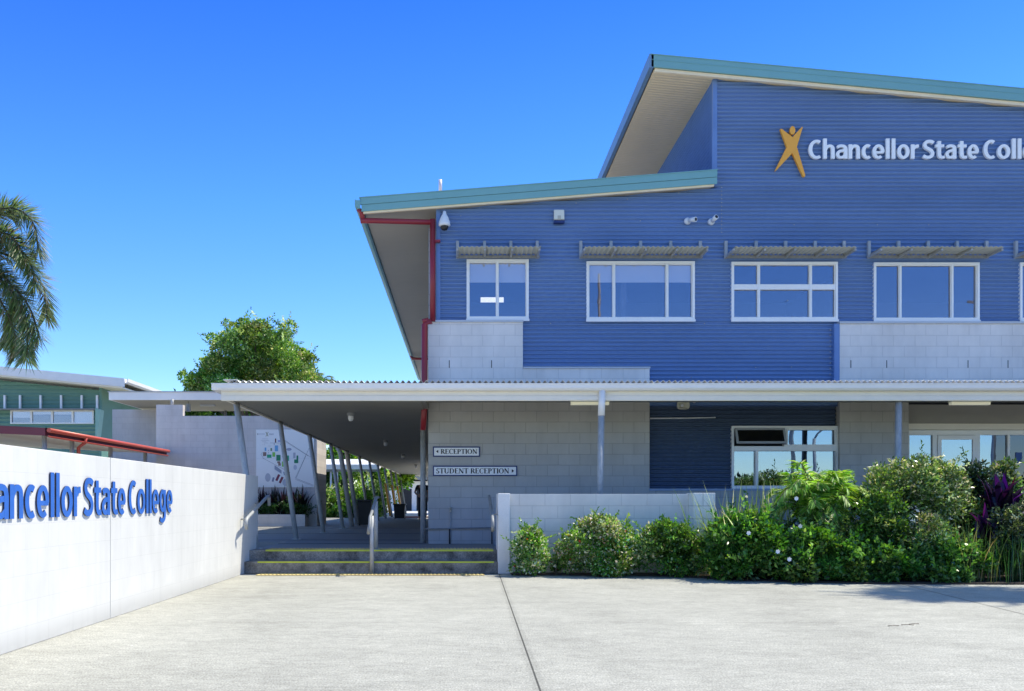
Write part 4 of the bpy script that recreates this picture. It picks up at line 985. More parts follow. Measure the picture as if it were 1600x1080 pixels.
shrub('low green fern filling the planter under the map', -5.6, 28.72, 1.2, .14, .42, 1500, .10, .03, ([(.03,.08,.02),(.05,.12,.04)], [1,1]), name='fern', cat='fern', z0=.66, k=14, rs=(.6, .9))
# second canopy
c2 = thing('link_canopy', 'flat cream fascia canopy between the green building and the walkway roof', 'canopy', (-7.5, 31, 0))
cy0 = 29.6; cz1, cz0 = Z_(613, cy0), Z_(625, cy0)
MB().box(X_(170, cy0), XL-.1, cy0, cy0+.06, cz0, cz1).box(X_(170, cy0), X_(170, cy0)+.06, cy0+.06, 33.3, cz0, cz1).build('fascia', M['offwhite'], c2)
MB().box(X_(170, cy0)+.06, XL-.1, cy0+.06, 33.3, cz0, cz0+.03).build('soffit', soffit_mat('link_soffit', (.50, .46, .37), .12, .01), c2)
MB().box(X_(170, cy0)-.03, XL-.1, cy0-.03, 33.4, cz1, cz1+.03).build('roof', M['galv'], c2)
MB().tube([P(269, 634, MY+.12), P(269, 624, MY+.12)], .05, 10).build('post', M['galv'], c2)
for x in (-8.5, -6.0): MB().tube([(x, 33.1, 0), (x, 33.1, cz0)], .05, 10).build('post', M['galv_dark'], c2)
t = thing('batten_light', 'white batten light on the underside of the flat link canopy', 'ceiling light', (X_(325, 31), 31, cz0))
MB().box(X_(313, 31), X_(336, 31), 30.95, 31.05, cz0-.06, cz0-.001).build('diffuser', M['camwhite'], t)
t = thing('floodlight', 'small grey floodlight under the link canopy beside the raised wall end', 'light', (X_(294, 30), 30, cz0))
MB().box(X_(291, 30), X_(297, 30), 29.95, 30.1, cz0-.33, cz0-.08).build('housing', M['galv'], t, .01); MB().tube([(X_(294, 30), 30.05, cz0-.08), (X_(294, 30), 30.05, cz0)], .015, 8).build('bracket', M['galv_dark'], t)

# ------------------------------------------------------------ green building far left
gb = thing('green_building', 'green corrugated building with white roof edge at far left', 'building', (-22, 44, 0))
GY = 38.8; gxr = X_(157, GY)
def gz(x): return Z_(573, 38)+(x-X_(0, 38))*-.0974
gwin = rect(17, 641, 147, 662.5, GY)
def g_sp(z):
    hi = gxr; lim = X_(0, 38)+(Z_(573, 38)-.5-z)/.0974
    sp = [(-36, min(gxr, lim))] if lim > -36 else []
    if gwin[2]+.01 < z < gwin[3]-.01: sp = spans_minus(sp, gwin[0], gwin[1])
    return sp
_p = PITCH; PITCH = .17
corr_sheet(GY, 2.5, 8.3, g_sp, amp=.02, sub=6).build('corrugated_wall', M['green'], gb)
PITCH = _p
MB().box(-36, gxr, GY+.05, GY+.2, 0, 2.6).box(gxr-.02, gxr+.03, GY-.02, 46, 2.0, 6.12).build('wall', M['green'], gb)
MB().box(-36, gxr-.05, 42, 42.2, 2, 6).build('interior', M['interior'], gb)
MB().box(gxr-.05, gxr+.06, GY-.04, GY+.04, 2.0, 6.05).build('corner_trim', M['green'], gb)
rz = roof_slab(gz, -37, X_(195, 38), 38, 46, -.1, 0).build('roof', M['offwhite'], gb)
roof_slab(gz, -37, X_(195, 38), 37.95, 38.0, -.34, .01).build('fascia', M['offwhite'], rz)
roof_slab(gz, -37, X_(195, 38)-.1, 38.02, 46, -.40, -.34).build('soffit', M['cream'], rz)
xg = X_(195, 38); MB().prism([(xg, 6.16), (xg, 5.98), (xg+.08, 5.98), (xg+.15, 6.04), (xg+.15, 6.18), (xg+.12, 6.18), (xg+.12, 6.05), (xg+.03, 6.0)], 37.95, 46).build('gutter', M['offwhite'], rz)
mb = MB(); a, b, c, d = gwin
mb.box(a, b, GY-.06, GY+.08, d-.06, d).box(a, b, GY-.06, GY+.08, c, c+.05).box(a, a+.06, GY-.06, GY+.08, c+.05, d-.06).box(b-.06, b, GY-.06, GY+.08, c+.05, d-.06)
ml = [X_(v, GY) for v in (49.5, 82, 114)]
for x in ml: mb.box(x-.04, x+.04, GY-.05, GY+.08, c+.05, d-.06)
go = mb.build('window', M['white'], gb); go['label'] = 'long strip window of four panes'
ed = [a+.06]+[v for x in ml for v in (x-.04, x+.04)]+[b-.06]
for i in range(0, 8, 2):
    MB().box(ed[i], ed[i+1], GY, GY+.01, c+.05, d-.06).build('pane', M['glass_up'], go)
    bz = c+.05 if i == 6 else d-.06-(.26 if i == 0 else .12)
    MB().box(ed[i], ed[i+1], GY+.03, GY+.04, bz, d-.06).build('blind', M['blind'], go)
hd = MB().box(X_(-40, GY), X_(154, GY), GY-.5, GY-.07, Z_(640.5, GY-.3), Z_(639, GY-.3)).build('sunshade', M['galv_dark'], gb)
for px in (-22, 9, 33, 65, 97, 129, 153): MB().box(X_(px, GY)-.04, X_(px, GY)+.04, GY-.12, GY-.03, Z_(640, GY), Z_(618, GY)).build('bracket', M['white'], hd)
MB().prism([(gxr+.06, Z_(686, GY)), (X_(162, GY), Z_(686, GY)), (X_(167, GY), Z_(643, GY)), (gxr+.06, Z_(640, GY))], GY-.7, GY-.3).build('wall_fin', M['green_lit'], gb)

# ------------------------------------------------------------ red canopy
rc = thing('red_canopy', 'low canopy with red gutters and cream underside behind the white wall', 'canopy', (-10, 24, 0))
cx, y0, y1, zt, zb = -9.08, 20.3, 28.9, Z_(669, 20.3), Z_(669, 20.3)-.17
MB().tube([(cx, y0-.05, zt-.05), (cx-.12, y1, zt-.05)], .05, 10).build('gutter', M['redlit'], rc)
MB().add([(cx-.06, y0, zb), (cx-.18, y1, zb), (cx-.18, y1, zt-.06), (cx-.06, y0, zt-.06), (cx-.10, y0, zb), (cx-.22, y1, zb), (cx-.22, y1, zt-.06), (cx-.10, y0, zt-.06)], [(0,1,2,3),(7,6,5,4),(0,3,7,4),(1,5,6,2),(0,4,5,1),(3,2,6,7)]).build('fascia', mat('dark_red_fascia', (.16, .02, .03), .5), rc)
MB().tube([(cx-.03, y0+.0, zb-.012), (cx-.15, y1, zb-.012)], .024, 8).build('trim', M['redlit'], rc)
MB().add([(cx-.08, y0-.05, zt+.0), (-20, y0-.05, zt+.55), (-20, y0-.05, zt+.33), (cx-.08, y0-.05, zt-.17), (cx-.08, y0-.02, zt+.0), (-20, y0-.02, zt+.55), (-20, y0-.02, zt+.33), (cx-.08, y0-.02, zt-.17)], [(0,1,2,3),(7,6,5,4),(0,4,5,1),(3,2,6,7)]).build('front_fascia', mat('maroon_fascia', (.20, .03, .045), .4), rc)
def rz2(x): return zt+(cx-x)*.05
MB().add([(cx-.1, y0, rz2(cx)-.14), (-20, y0, rz2(-20)-.14), (-20, y1, rz2(-20)-.14), (cx-.2, y1, rz2(cx)-.14)], [(0,1,2,3)]).build('soffit', M['cream'], rc)
MB().add([(cx-.05, y0-.05, rz2(cx)), (-20, y0-.05, rz2(-20)), (-20, y1, rz2(-20)), (cx-.15, y1, rz2(cx))], [(0,1,2,3)]).build('roof', M['galv'], rc)
MB().box(-11.6, -11.4, y0, y1+1, 1.9, 2.42).build('back_beam', mat('brick_red_beam', (.30, .06, .04), .6), rc)
for y in (20.6, 22.1, 24.6, 27.4): MB().tube([(cx-.25-(y-20)*.012, y, 0), (cx-.25-(y-20)*.012, y, zb+.05)], .055, 10).build('post', M['galv'], rc)
MB().tube([(cx-.03, 22.3, zt-.08), (cx-.05, 22.3, zt-.2), (cx-.18, 22.25, zt-.32), (cx-.2, 22.25, 0)], .045, 10).build('downpipe', M['redlit'], rc)

# ------------------------------------------------------------ far end of the walkway
fc = thing('far_canopy', 'white roofed low canopy crossing the garden beyond the map wall', 'canopy', (-9, 50, 0))
MB().add([(-16, 47, Z_(733, 47)), (-4.2, 47, Z_(733, 47)), (-4.2, 51, Z_(725, 47)+.38), (-16, 51, Z_(725, 47)+.38), (-16, 47, Z_(733, 47)+.04), (-4.2, 47, Z_(733, 47)+.04), (-4.2, 51, Z_(725, 47)+.42), (-16, 51, Z_(725, 47)+.42)], [(0,3,2,1),(4,5,6,7),(0,1,5,4),(1,2,6,5),(2,3,7,6),(3,0,4,7)]).build('roof', M['offwhite'], fc)
MB().box(-16, -4.2, 46.9, 46.99, Z_(733, 47)-.02, Z_(726, 47)).build('fascia', M['offwhite'], fc)
MB().box(-16, -4.2, 47.0, 47.1, Z_(737, 47), Z_(733, 47)-.03).build('beam', M['galv_dark'], fc)
for px in (517, 527, 549, 575): MB().tube([(X_(px, 47.1), 47.1, 0), (X_(px, 47.1), 47.1, Z_(735, 47))], .05, 8).build('post', M['offwhite'], fc)
fb = thing('far_building', 'small white walled building with dark openings past the walkway end', 'building', (1, 75, 0))
MB().box(-6, 14, 75, 80, 0, Z_(756, 75)+.2).build('wall', M['offwhite'], fb)
mb = MB()
for i in range(9): mb.box(-5+i*1.3, -4.1+i*1.3, 74.97, 75.1, FL, Z_(764, 75))
mb.build('opening', M['dark'], fb); MB().box(-6.6, 14.6, 74, 80.5, Z_(752, 75)+.1, Z_(749, 75)+.2).build('roof', M['galv_dark'], fb)
kb = thing('parking_kerb', 'low red and brown kerb rail across the walkway end', 'kerb', (-2, 43.6, FL))
MB().box(-3.0, .2, 43.9, 43.99, FL-.05, FL+.06).build('rail', mat('dull_red_kerb', (.35, .10, .08), .6), kb)
def bin_(label, x, y, w_, h_, m):
    t = thing('rubbish_bin', label, 'bin', (x, y, FL), 'dark rubbish bins on the walkway')
    mb = MB(); a, b = w_*.42, w_*.5
    mb.add([(x-a, y-a, FL+.04), (x+a, y-a, FL+.04), (x+a, y+a, FL+.04), (x-a, y+a, FL+.04), (x-b, y-b, FL+h_), (x+b, y-b, FL+h_), (x+b, y+b, FL+h_), (x-b, y+b, FL+h_)], [(0,3,2,1),(4,5,6,7),(0,1,5,4),(1,2,6,5),(2,3,7,6),(3,0,4,7)])
    mb.build('body', m, t, .02)
    mb = MB(); mb.box(x-b-.03, x+b+.03, y-b-.04, y+b+.03, FL+h_+.001, FL+h_+.05); mb.tube([(x-b, y+b+.05, FL+h_+.02), (x+b, y+b+.05, FL+h_+.02)], .02, 8); mb.build('lid', m, t, .015)
    for sx in (-1, 1): MB().tube([(x+sx*(a-.02), y+a+.02, FL+.09), (x+sx*(a+.03), y+a+.02, FL+.09)], .09, 14).build('wheel', M['black'], t)
DB = mat('dark_bin_plastic', (.02, .022, .026), .5)
bin_('large dark wheelie bin behind the thick walkway post', X_(570, 29.4), 29.4, .44, .78, DB)
bin_('smaller black bin far along the walkway near the sunny end', X_(624.5, 40), 40, .5, .62, DB)

# person standing behind the corner downpipe
pe = thing('person', 'person in black clothes with a hand on the hip, standing behind the corner downpipe', 'person', (X_(659.5, 39), 39, FL))
bx, by_ = X_(660, 39), 39.0
def skin_obj(name, verts, edges, radii, m, parent, sub=2):
    me = bpy.data.meshes.new(name); o_ = ORG[parent.name]
    me.from_pydata([(bx+v[0]-o_.x, by_+v[1]-o_.y, FL+v[2]-o_.z) for v in verts], edges, [])
    o = bpy.data.objects.new(name, me); me.materials.append(m); link(o, parent)
    sk = o.modifiers.new('skin', 'SKIN'); me.skin_vertices.new() if not me.skin_vertices else None
    for i, r_ in enumerate(radii):
        v = me.skin_vertices[0].data[i]; v.radius = r_ if isinstance(r_, tuple) else (r_, r_); v.use_root = (i == 0)
    sb = o.modifiers.new('sub', 'SUBSURF'); sb.levels = sb.render_levels = sub
    return o
bv = [(0,0,.95),(0,0,1.15),(0,0,1.38),(0,0,1.50),(0,-.01,1.57),(0,-.015,1.66),(0,-.01,1.74),
      (-.19,0,1.40),(-.33,.04,1.17),(-.20,-.06,1.02),(.19,0,1.40),(.24,.02,1.13),(.25,-.05,.90),
      (-.10,0,.88),(-.12,-.02,.48),(-.13,.01,.08),(-.13,-.14,.03),(.10,0,.88),(.11,.02,.48),(.12,.05,.08),(.12,-.10,.03)]
be = [(0,1),(1,2),(2,3),(3,4),(4,5),(5,6),(2,7),(7,8),(8,9),(2,10),(10,11),(11,12),(0,13),(13,14),(14,15),(15,16),(0,17),(17,18),(18,19),(19,20)]
brd = [(.15,.11),(.14,.10),(.16,.11),.055,.075,.095,.07,.055,.042,.03,.055,.042,.03,.085,.06,.045,.035,.085,.06,.045,.035]
# hands with five fingers each
def hand(base, d, idx):
    for k in range(5):
        off = Vector((.012*(k-2), -.01*(1 if k else -2), 0)); p1 = Vector(base)+d*.07+off; p2 = p1+d*(.05+.01*(2-abs(k-2)))+Vector((0, -.015, -.005))
        bv.append(tuple(p1)); bv.append(tuple(p2)); n_ = len(bv); be.extend([(idx, n_-2), (n_-2, n_-1)]); brd.extend([.010, .008])
hand((-.20,-.06,1.02), Vector((.8, -.1, -.4)).normalized(), 9); hand((.25,-.05,.90), Vector((0, -.15, -1)).normalized(), 12)
skin_obj('body', bv, be, brd, M['skin'], pe)
skin_obj('shirt', [(0,0,.93),(0,0,1.15),(0,0,1.40),(0,0,1.46),(-.20,0,1.41),(-.27,.02,1.27),(.20,0,1.41),(.23,.01,1.24)], [(0,1),(1,2),(2,3),(2,4),(4,5),(2,6),(6,7)], [(.175,.135),(.165,.125),(.185,.135),.07,.075,.068,.075,.068], M['cloth'], pe)
skin_obj('trousers', [(0,0,.93),(-.10,0,.86),(-.12,-.02,.48),(-.13,.01,.12),(.10,0,.86),(.11,.02,.48),(.12,.05,.12)], [(0,1),(1,2),(2,3),(0,4),(4,5),(5,6)], [(.165,.13),.105,.08,.07,.105,.08,.07], M['cloth'], pe)
skin_obj('hair', [(0,.03,1.60),(0,.03,1.70),(0,.0,1.79)], [(0,1),(1,2)], [.09,.11,.07], M['hair'], pe)
mb = MB(); hx, hy, hz = bx, by_-.11, FL+1.665
for sx in (-.03, .03): mb.lathe((hx+sx, hy, hz), [(.001, -.012), (.01, -.006), (.001, 0)], 8, 'y')
mb.build('eye', M['black'], pe); MB().lathe((hx, hy-.01, hz-.05), [(.012, 0), (.016, .01), (.004, .05)], 8).build('nose', M['skin'], pe)

# ------------------------------------------------------------ garden bed and planting
edge = [(.76, 14.44), (2.6, 14.4), (3.3, 14.25), (4.0, 13.4), (4.8, 12.85), (5.8, 12.6), (7.2, 12.55), (9, 12.5), (16, 12.5), (16, 17.0), (3.96, 17.0), (3.96, 14.66), (.76, 14.66)]
edge = [(.76, 14.10), (2.6, 14.05), (3.3, 13.75), (4.0, 13.2), (4.8, 12.80), (5.8, 12.6), (7.2, 12.55), (9, 12.5), (18, 12.5), (18, 14.69), (.76, 14.69)]
me = MB(); n = len(edge); me.add([(x, y, .02) for x, y in edge]+[(x, y, .003) for x, y in edge], [list(range(n))]+[(i, i+n, (i+1) % n+n, (i+1) % n) for i in range(n)])
o = me.build('garden_bed', M['soil']); tag(o, kind='structure')
VAR = ([(.08,.19,.03),(.13,.28,.05),(.24,.40,.09),(.60,.65,.34),(.33,.08,.04),(.75,.78,.58)], [6,6,4,2.2,.2,1.8])
DRK = ([(0.043,0.131,0.026),(0.072,0.189,0.036),(0.116,0.275,0.051),(0.232,0.435,0.087)], [3,4,3,1.5])
LITE = ([(.10,.19,.045),(.16,.27,.07),(.25,.35,.11),(.50,.56,.32),(.05,.10,.025)], [3,3,3,1.8,2])
FINE = ([(0.108,0.264,0.036),(0.204,0.396,0.060),(0.360,0.576,0.108),(0.600,0.744,0.300)], [3,4,3,1.5])
def sh(px0, px1, ytop, Y, label, n, ry=None, **kw):
    x0, x1 = X_(px0, Y), X_(px1, Y); rx = (x1-x0)/2*1.06
    return shrub(label, (x0+x1)/2, Y, rx, ry or min(rx, .45), Z_(ytop, Y), n, **kw)
sh(796, 860, 820, 14.08, 'small cream tipped shrub against the narrow pillar', 3600, patch=(.34, ([(.62,.64,.36),(.45,.52,.20),(.72,.72,.55)], [3,3,2])), ry=.3, pal=VAR, L=.05, W=.03, k=20, low=.5, rs=(.25, .5))
sh(857, 880, 868, 14.1, 'tiny green shrub between two larger variegated shrubs', 500, ry=.15, pal=VAR, L=.045, W=.03, k=5)
sh(870, 1000, 797, 13.98, 'rounded cream and green variegated shrub, largest along the low wall', 11000, patch=(.34, ([(.62,.64,.36),(.45,.52,.20),(.72,.72,.55)], [3,3,2])), ry=.4, pal=VAR, L=.05, W=.03, k=34, low=.4, rs=(.22, .5))
sh(976, 1112, 810, 13.95, 'green variegated shrub in front of the right end of the low wall', 10000, patch=(.22, ([(.6,.62,.36),(.35,.48,.16)], [1,2])), ry=.4, pal=([(.06,.15,.03),(.10,.23,.04),(.18,.34,.07),(.4,.48,.2)], [6,6,3,.8]), L=.05, W=.03, k=34, low=.4, rs=(.22, .5))
STR = ([(0.150,0.240,0.060),(0.300,0.390,0.135),(0.630,0.660,0.360),(0.075,0.150,0.030)], [3,3,2,2])
strap_plant('spiky pale striped strap leaf clump rising behind the gardenia', X_(1150, 13.75), 13.7, 170, 1.48, .028, STR, spread=.5, lean=1.0, bias=(-.45, -.05))
strap_plant('striped strap leaf clump left of the cane palm', X_(1205, 13.8), 13.8, 120, 1.55, .028, STR, spread=.4, lean=.7, bias=(0, -.05))
gd = sh(1092, 1245, 800, 13.35, 'dark glossy green gardenia mound with a few white flowers', 13000, ry=.55, pal=DRK, L=.080, W=.042, k=42, name='gardenia')
sh(1200, 1345, 822, 13.05, 'dark glossy green mound in front of the cane palm', 11000, ry=.45, pal=DRK, L=.080, W=.042, k=36, name='gardenia')
sh(1235, 1350, 790, 13.5, 'mid green shrub below the cane palm fronds', 7000, ry=.4, pal=LITE, L=.06, W=.028, k=30)
mb = MB()
for px, py, Y in ((1169.5, 833, 12.8), (1233, 874, 12.62), (1244, 779, 13.1), (1250, 822, 12.85), (1215, 862, 12.7)):
    c = P(px, py, Y)
    for k in range(6):
        a = k*math.pi/3+.3; d = Vector((math.cos(a), -.35, math.sin(a)))*.034; e = Vector((-math.sin(a), 0, math.cos(a)))*.013
        mb.add([c, c+d*.6+e, c+d, c+d*.6-e], [(0,1,2,3)])
mb.build('flower', mat('white_petal', (.85, .85, .82), .6), gd)
# cane palm clump
cp = thing('cane_palm', 'bright green arching fine leaved palm in front of the ground floor window', 'palm', (X_(1280, 13.75), 13.75, 0))
bxp = X_(1280, 13.75); lf = []; rach = MB()
for i in range(110):
    az = random.uniform(0, 2*math.pi); ln = random.uniform(.45, .84); el = random.uniform(.15, 1.3)
    b = Vector((bxp+random.gauss(0, .16), 13.75+random.gauss(0, .10), random.uniform(.6, 1.22)))
    d = Vector((math.cos(az)*math.cos(el), math.sin(az)*math.cos(el)*.7, math.sin(el)))
    pth = [b, b+d*ln*.5, b+d*ln*.85+Vector((0, 0, -.10*ln)), b+d*ln*1.1+Vector((0, 0, -.38*ln))]
    a_, ra = frond(pth, 34, .24, .021, .5); lf += a_; rach.tube(ra, .006, 5)
V = np.array(lf); quads_mesh('foliage', V, palette(len(V), *FINE), M['leaf'], cp); rach.build('rachis', M['stem'], cp)
mb = MB()
for i in range(9): a = i*.7; mb.tube([(bxp+.12*math.cos(a), 13.75+.1*math.sin(a), 0), (bxp+.16*math.cos(a), 13.75+.13*math.sin(a), 1.1)], .018, 8)
mb.build('cane', M['stem'], cp)
sh(1335, 1530, 706, 13.75, 'tall wide shrub with small shiny pale green leaves before the glass entry', 24000, ry=.6, pal=LITE, L=.06, W=.026, k=70, outw=.6, low=.62, rs=(.2, .42))
sh(1330, 1420, 762, 13.25, 'upright fresh green shrub left of centre in the right hand bed', 8000, ry=.4, pal=([(.05,.12,.02),(.08,.17,.03),(.15,.27,.05),(.30,.38,.12)], [3,4,3,1]), L=.06, W=.028, k=34)
sh(1415, 1495, 792, 13.0, 'pale speckled green shrub in the middle of the right hand bed', 5500, ry=.35, pal=LITE, L=.06, W=.024, k=26)
sh(1485, 1560, 716, 14.1, 'dark grey green shrub standing behind the purple cordyline', 6000, ry=.35, pal=([(.02,.045,.02),(.03,.07,.03),(.09,.13,.06)], [3,3,1]), L=.065, W=.03, k=26)
sh(1545, 1600, 712, 14.3, 'thin leafy shrub beside the entry glass at the right edge', 2500, ry=.3, pal=LITE, L=.07, W=.035, k=16)
sh(1300, 1440, 852, 12.92, 'low dark green mound at the kerb below the upright shrub', 9000, ry=.3, pal=DRK, L=.075, W=.040, k=34)
sh(1420, 1550, 846, 12.88, 'low dark green mound at the kerb near the right edge', 8500, ry=.3, pal=DRK, L=.075, W=.040, k=34)
sh(1535, 1680, 782, 13.3, 'grey green shiny leaved shrub at the right edge of the picture', 10000, ry=.45, pal=([(.04,.07,.03),(.07,.11,.045),(.2,.24,.13),(.4,.42,.3)], [3,3,1.5,.6]), L=.06, W=.028, k=40)
sh(1600, 1800, 740, 13.6, 'broad green shrub just beyond the right edge', 8000, ry=.5, pal=LITE, L=.07, W=.03, k=40)
strap_plant('green strap leaf clump between the pale speckled shrub and the right edge shrub', X_(1512, 12.95), 12.95, 110, .95, .016, ([(.12,.2,.04),(.22,.3,.08),(.4,.36,.14)], [3,3,1]), spread=.3, lean=.7)
strap_plant('dark green mondo grass clump at the kerb on the right edge', X_(1585, 12.9), 12.9, 150, .85, .014, ([(.02,.07,.02),(.04,.11,.03),(.09,.17,.06)], [3,3,1]), spread=.4, lean=.9)
PUR = ([(.05,.014,.075),(.028,.010,.045),(.09,.02,.12),(.28,.015,.035),(.016,.010,.025)], [4,4,2,.7,4])
strap_plant('broad leaved purple and red cordyline in the right hand bed', X_(1566, 13.6), 13.6, 34, .72, .13, PUR, name='cordyline', z0=.95, spread=.18, lean=1.0)
strap_plant('lower purple cordyline beneath the taller red tipped one', X_(1550, 13.4), 13.4, 20, .55, .11, PUR, name='cordyline', z0=.6, spread=.15, lean=1.0)
# twigs lying on the slab
for i, (px, py, a) in enumerate(((1396, 979, .1), (1418, 977.5, -.15), (1428, 976, .25))):
    c = P(px, py, 1641.6/(py-783)); c.z = .006; l = .055
    o = MB().tube([c-Vector((l*math.cos(a), l*math.sin(a), 0)), c+Vector((0, 0, .004)), c+Vector((l*math.cos(a), l*math.sin(a), 0))], .0028, 6).build('twig', M['bark'])
    tag(o, 'small dry twig lying on the pale concrete right of centre', 'twig', 'twigs on the concrete')

# ------------------------------------------------------------ trees
def tree(name, label, x, y, h_trunk, blobs, n, L, W, pal, group=None, r=.18, mk='leaf'):
    t = thing(name, label, 'tree', (x, y, 0), group)
    V, c = foliage_cloud(blobs, n, L, W, pal, .55, None, len(blobs)*3); quads_mesh('crown', V, c, M[mk], t)
    mb = MB(); mb.tube([(x, y, 0), (x+.05, y, h_trunk*.5), (x, y, h_trunk)], [r, r*.8, r*.65], 12)
    for b in blobs[::max(1, len(blobs)//10)]:
        mb.tube([(x, y, h_trunk*.9), ((x+b[0])/2, (y+b[1])/2, (h_trunk+b[2])/2+.2), (b[0], b[1], b[2])], [r*.45, r*.25, r*.08], 7)
    mb.build('trunk', M['bark'], t)
TG = ([(0.068,0.149,0.027),(0.121,0.230,0.041),(0.203,0.338,0.068),(0.351,0.486,0.135),(0.540,0.608,0.270)], [3,4,3,2.5,1])
YT = 48; bl = []
for px, py, r_ in ((400,545,48),(430,555,45),(370,560,45),(405,535,30),(385,515,22),(420,522,14),(445,530,26),(460,565,32),(475,585,26),(350,575,36),(330,595,28),(318,604,22),(410,590,60),(355,540,20),(340,535,13),(440,600,45),(380,600,50),(468,545,16),(330,565,18),(420,530,28),(365,525,14),(395,522,14),(330,590,16),(485,598,26),(302,604,16),(320,598,22),(478,570,20),(498,603,16)):
    c = P(px, py, YT); s = YT/FPX
    for q in range(4): bl.append((c.x+random.gauss(0, r_*s*.35), c.y+random.uniform(-2, 1.2), c.z+random.gauss(0, r_*s*.3), r_*s*random.uniform(.35, .6)))
tree('tree', 'dense green broadleaf tree rising behind the link canopy', X_(400, YT), YT, 4, bl, 52000, .15, .075, TG, r=.28)
sp_ = thing('palm_tree', 'small palm top showing right of the big tree above the awning', 'palm tree', (X_(500, 50), 50, 0)); lf = []; rach = MB()
b = P(493, 604, 50)
for i in range(16):
    a = i*2*math.pi/16; e = random.uniform(.3, 1.0); d = Vector((math.cos(a), math.sin(a), e)).normalized(); l = 1.25
    a_, ra = frond([b, b+d*l*.5, b+d*l*.9+Vector((0, 0, -.15)), b+d*l*1.1+Vector((0, 0, -.6))], 24, .4, .045, .4); lf += a_; rach.tube(ra, .02, 5)
V = np.array(lf); quads_mesh('crown', V, palette(len(V), [(.08,.13,.03),(.14,.2,.06)], [1,1]), M['leaf'], sp_); rach.build('rachis', M['stem'], sp_); MB().tube([(b.x, b.y, 0), b], .13, 10).build('trunk', M['bark'], sp_)
# foxtail palm at far left
fp = thing('palm_tree', 'foxtail palm with drooping bushy fronds entering at the left edge', 'palm tree', (X_(-60, 20), 20, 0)); lf = []; rach = MB()
YP = 20
paths = [[(-60,395),(-20,335),(20,322),(52,345),(60,392)], [(-60,400),(-10,390),(30,405),(66,440),(74,492)], [(-60,410),(-15,425),(20,455),(42,500),(42,555)],
         [(-60,400),(-30,370),(0,360),(25,375),(38,405)], [(-60,405),(-25,400),(5,425),(22,455),(25,490)], [(-60,410),(-30,430),(-5,470),(12,505),(14,530)], [(-60,400),(-20,375),(20,380),(46,405),(56,445)], [(-60,405),(-20,410),(15,440),(45,475),(62,525)], [(-60,410),(-20,440),(8,480),(22,515),(28,550)], [(-60,400),(-40,350),(-10,328),(10,326),(30,338)],
         [(-60,400),(-90,340),(-130,330),(-160,360),(-175,420)], [(-60,400),(-100,390),(-140,410),(-165,460),(-170,510)], [(-60,400),(-60,340),(-70,310),(-80,300),(-95,310)], [(-60,410),(-80,440),(-100,480),(-110,540),(-110,580)]]
for i, pt in enumerate(paths):
    yy = YP+random.uniform(-.6, .6)
    pth = [P(x, y+3, YP+(yy-YP)*k/4) for k, (x, y) in enumerate(pt)]
    a_, ra = frond(pth, 170 if i < 10 else 90, .46, .026, .08, plume=True, taper=False); lf += a_; rach.tube(ra, [.03]*5+[.02]*6, 6)
V = np.array(lf); quads_mesh('crown', V, palette(len(V), [(.10,.17,.06),(.17,.24,.10),(.30,.32,.20),(.24,.19,.12)], [4,4,1.5,1]), M['leaf'], fp); rach.build('rachis', M['stem'], fp)
t0 = P(-60, 405, YP); MB().tube([(t0.x, YP, 0), (t0.x, YP, t0.z*.5), t0], [.19, .14, .09], 14).build('trunk', M['bark'], fp)
# trees beyond the walkway and behind the canopy gap
GA = ([(0.112,0.280,0.028),(0.196,0.420,0.042),(0.364,0.588,0.084),(0.070,0.168,0.028),(0.560,0.700,0.210)], [3,4,3,2,1])
GD = ([(0.033,0.091,0.019),(0.058,0.143,0.026),(0.117,0.234,0.046)], [3,3,1])
def gtree(px, py0, Y, rpx, lab, n, pal, grp='trees in the garden beyond the walkway'):
    c = P(px, py0, Y); s = Y/FPX; b_ = make_blobs(c.x, c.y, max(c.z-rpx*s, .5), rpx*s, rpx*s, 2*rpx*s, 30, (.3, .5), .05)
    tree('tree', lab, c.x, c.y, max(c.z-rpx*s*.3, 1), b_, n, .22, .12, pal, grp, .12)
gtree(590, 735, 56, 34, 'bright yellow green tree behind the white far canopy', 7000, GA)
gtree(540, 712, 60, 32, 'bright green tree above the white far canopy near the map wall', 10000, GA)
gtree(520, 745, 55, 26, 'dark green tree just right of the map wall end', 5000, GD)
gtree(625, 745, 58, 22, 'green tree near the amber post sleeves', 4000, GA)
gtree(360, 640, 52, 40, 'dark green tree filling the gap under the link canopy', 5000, GD)
gtree(300, 645, 50, 26, 'smaller dark tree behind the raised wall end', 2500, GD)
gtree(650, 735, 90, 22, 'distant green tree over the far white building', 3000, GA)
WH = ([(0.078,0.182,0.026),(0.156,0.312,0.052),(0.390,0.494,0.182),(0.715,0.754,0.546)], [3,4,2,1])
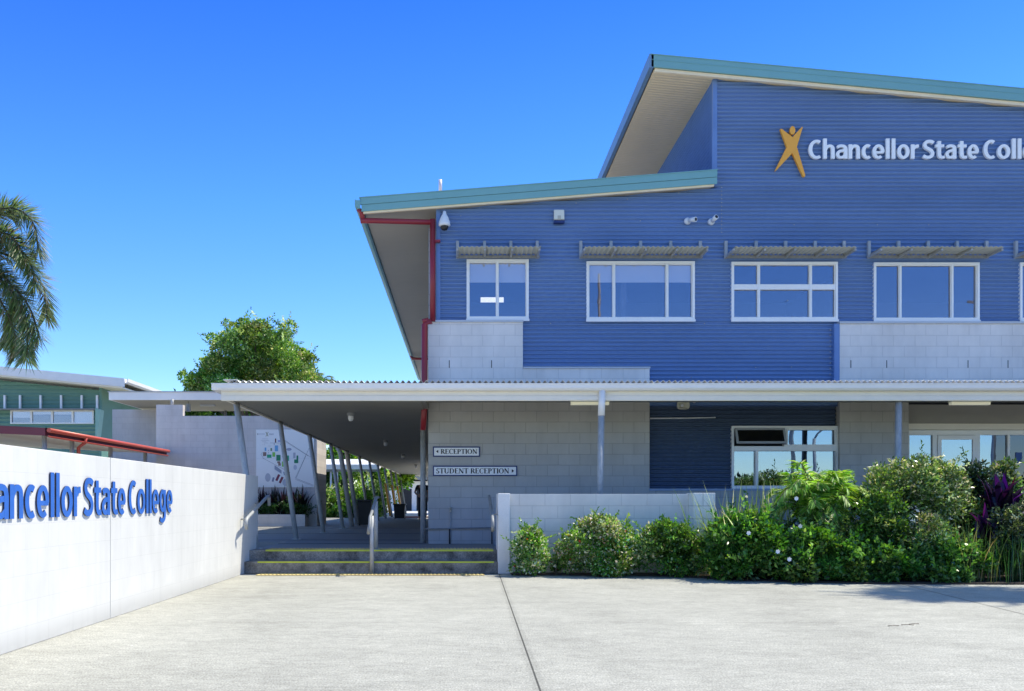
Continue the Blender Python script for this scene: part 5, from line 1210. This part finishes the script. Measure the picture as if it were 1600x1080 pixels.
for i, (px, w_, yt, Y) in enumerate(((519, 24, 768, 44.6), (538, 28, 762, 45), (560, 28, 758, 45.3), (582, 28, 756, 45.6), (603, 26, 764, 47), (545, 60, 782, 43.8))):
    x = X_(px, Y); lab = ('leafy garden shrub nearest the map wall end', 'leafy garden shrub behind the fourth walkway post', 'leafy garden shrub behind the thick walkway post', 'pale leaved garden shrub behind the large bin', 'leafy garden shrub beside the amber sleeves', 'low dark ground shrub along the walkway edge')[i]
    shrub(lab, x-(.5 if i < 5 else 0), Y, w_/2*Y/FPX*1.2, .6, Z_(yt, Y), 2600, L=.26 if i < 5 else .15, W=.08, pal=WH if i < 5 else GD, k=16, mk='leaf', group='garden shrubs beyond the walkway')
o = MB().add([(-60, 44.2, .03), (-4.0, 44.2, .03), (-4.0, 120, .03), (-60, 120, .03)], [(0,1,2,3)]).build('lawn', M['grass']); tag(o, kind='structure')
# tree just outside the right edge, shading the slab
b_ = make_blobs(13.4, 14.6, 12.6, 1.6, 1.3, 2.4, 16, (.3, .5), .05)
tree('tree', 'slender tree beyond the right edge whose shade falls on the slab', 13.4, 14.3, 12.6, b_, 5000, .16, .07, TG, r=.12)

# ------------------------------------------------------------ across the road (seen only as reflections in the glass)
b_ = [(x, -11+random.uniform(-.3, .3), random.uniform(.7, 1.9), .75) for x in np.arange(-6, 40, .45)]
hg = thing('hedge', 'long dark leafy hedge across the forecourt reflected in the ground floor glass', 'hedge', (15, -11, 0))
V, c = foliage_cloud(b_, 16000, .3, .13, ([(.012,.03,.01),(.02,.045,.012)], [1, 1]), .9); quads_mesh('foliage', V, c, M['leaf'], hg)
def pole(x, y, h_, lab, arm=0):
    t = thing('street_lamp', lab, 'street lamp', (x, y, 0), 'street lamps across the forecourt')
    MB().tube([(x, y, 0), (x, y, h_)], [.14, .09], 10).build('post', M['galv_dark'], t)
    if arm:
        MB().tube([(x, y, h_), (x+arm*.4, y, h_+.8), (x+arm, y, h_+1.0)], .05, 8).build('arm', M['galv_dark'], t)
        MB().box(x+arm-.1, x+arm+.6*np.sign(arm), y-.14, y+.14, h_+.93, h_+1.08).build('lamp_head', M['galv'], t)
pole(19.5, -20, 12, 'plain dark street pole reflected in the ground floor window')
pole(20.8, -20, 4.9, 'curved arm street lamp reflected in the upper right glass of the ground window', 2.4)
pole(9.0, -26, 16, 'tall pole reflected in the wide upper window')
pole(35, -26, 13.2, 'street lamp reflected low in the upper right window', -1.2)
pole(31.5, -20, 6.5, 'street pole reflected beside the entry door')
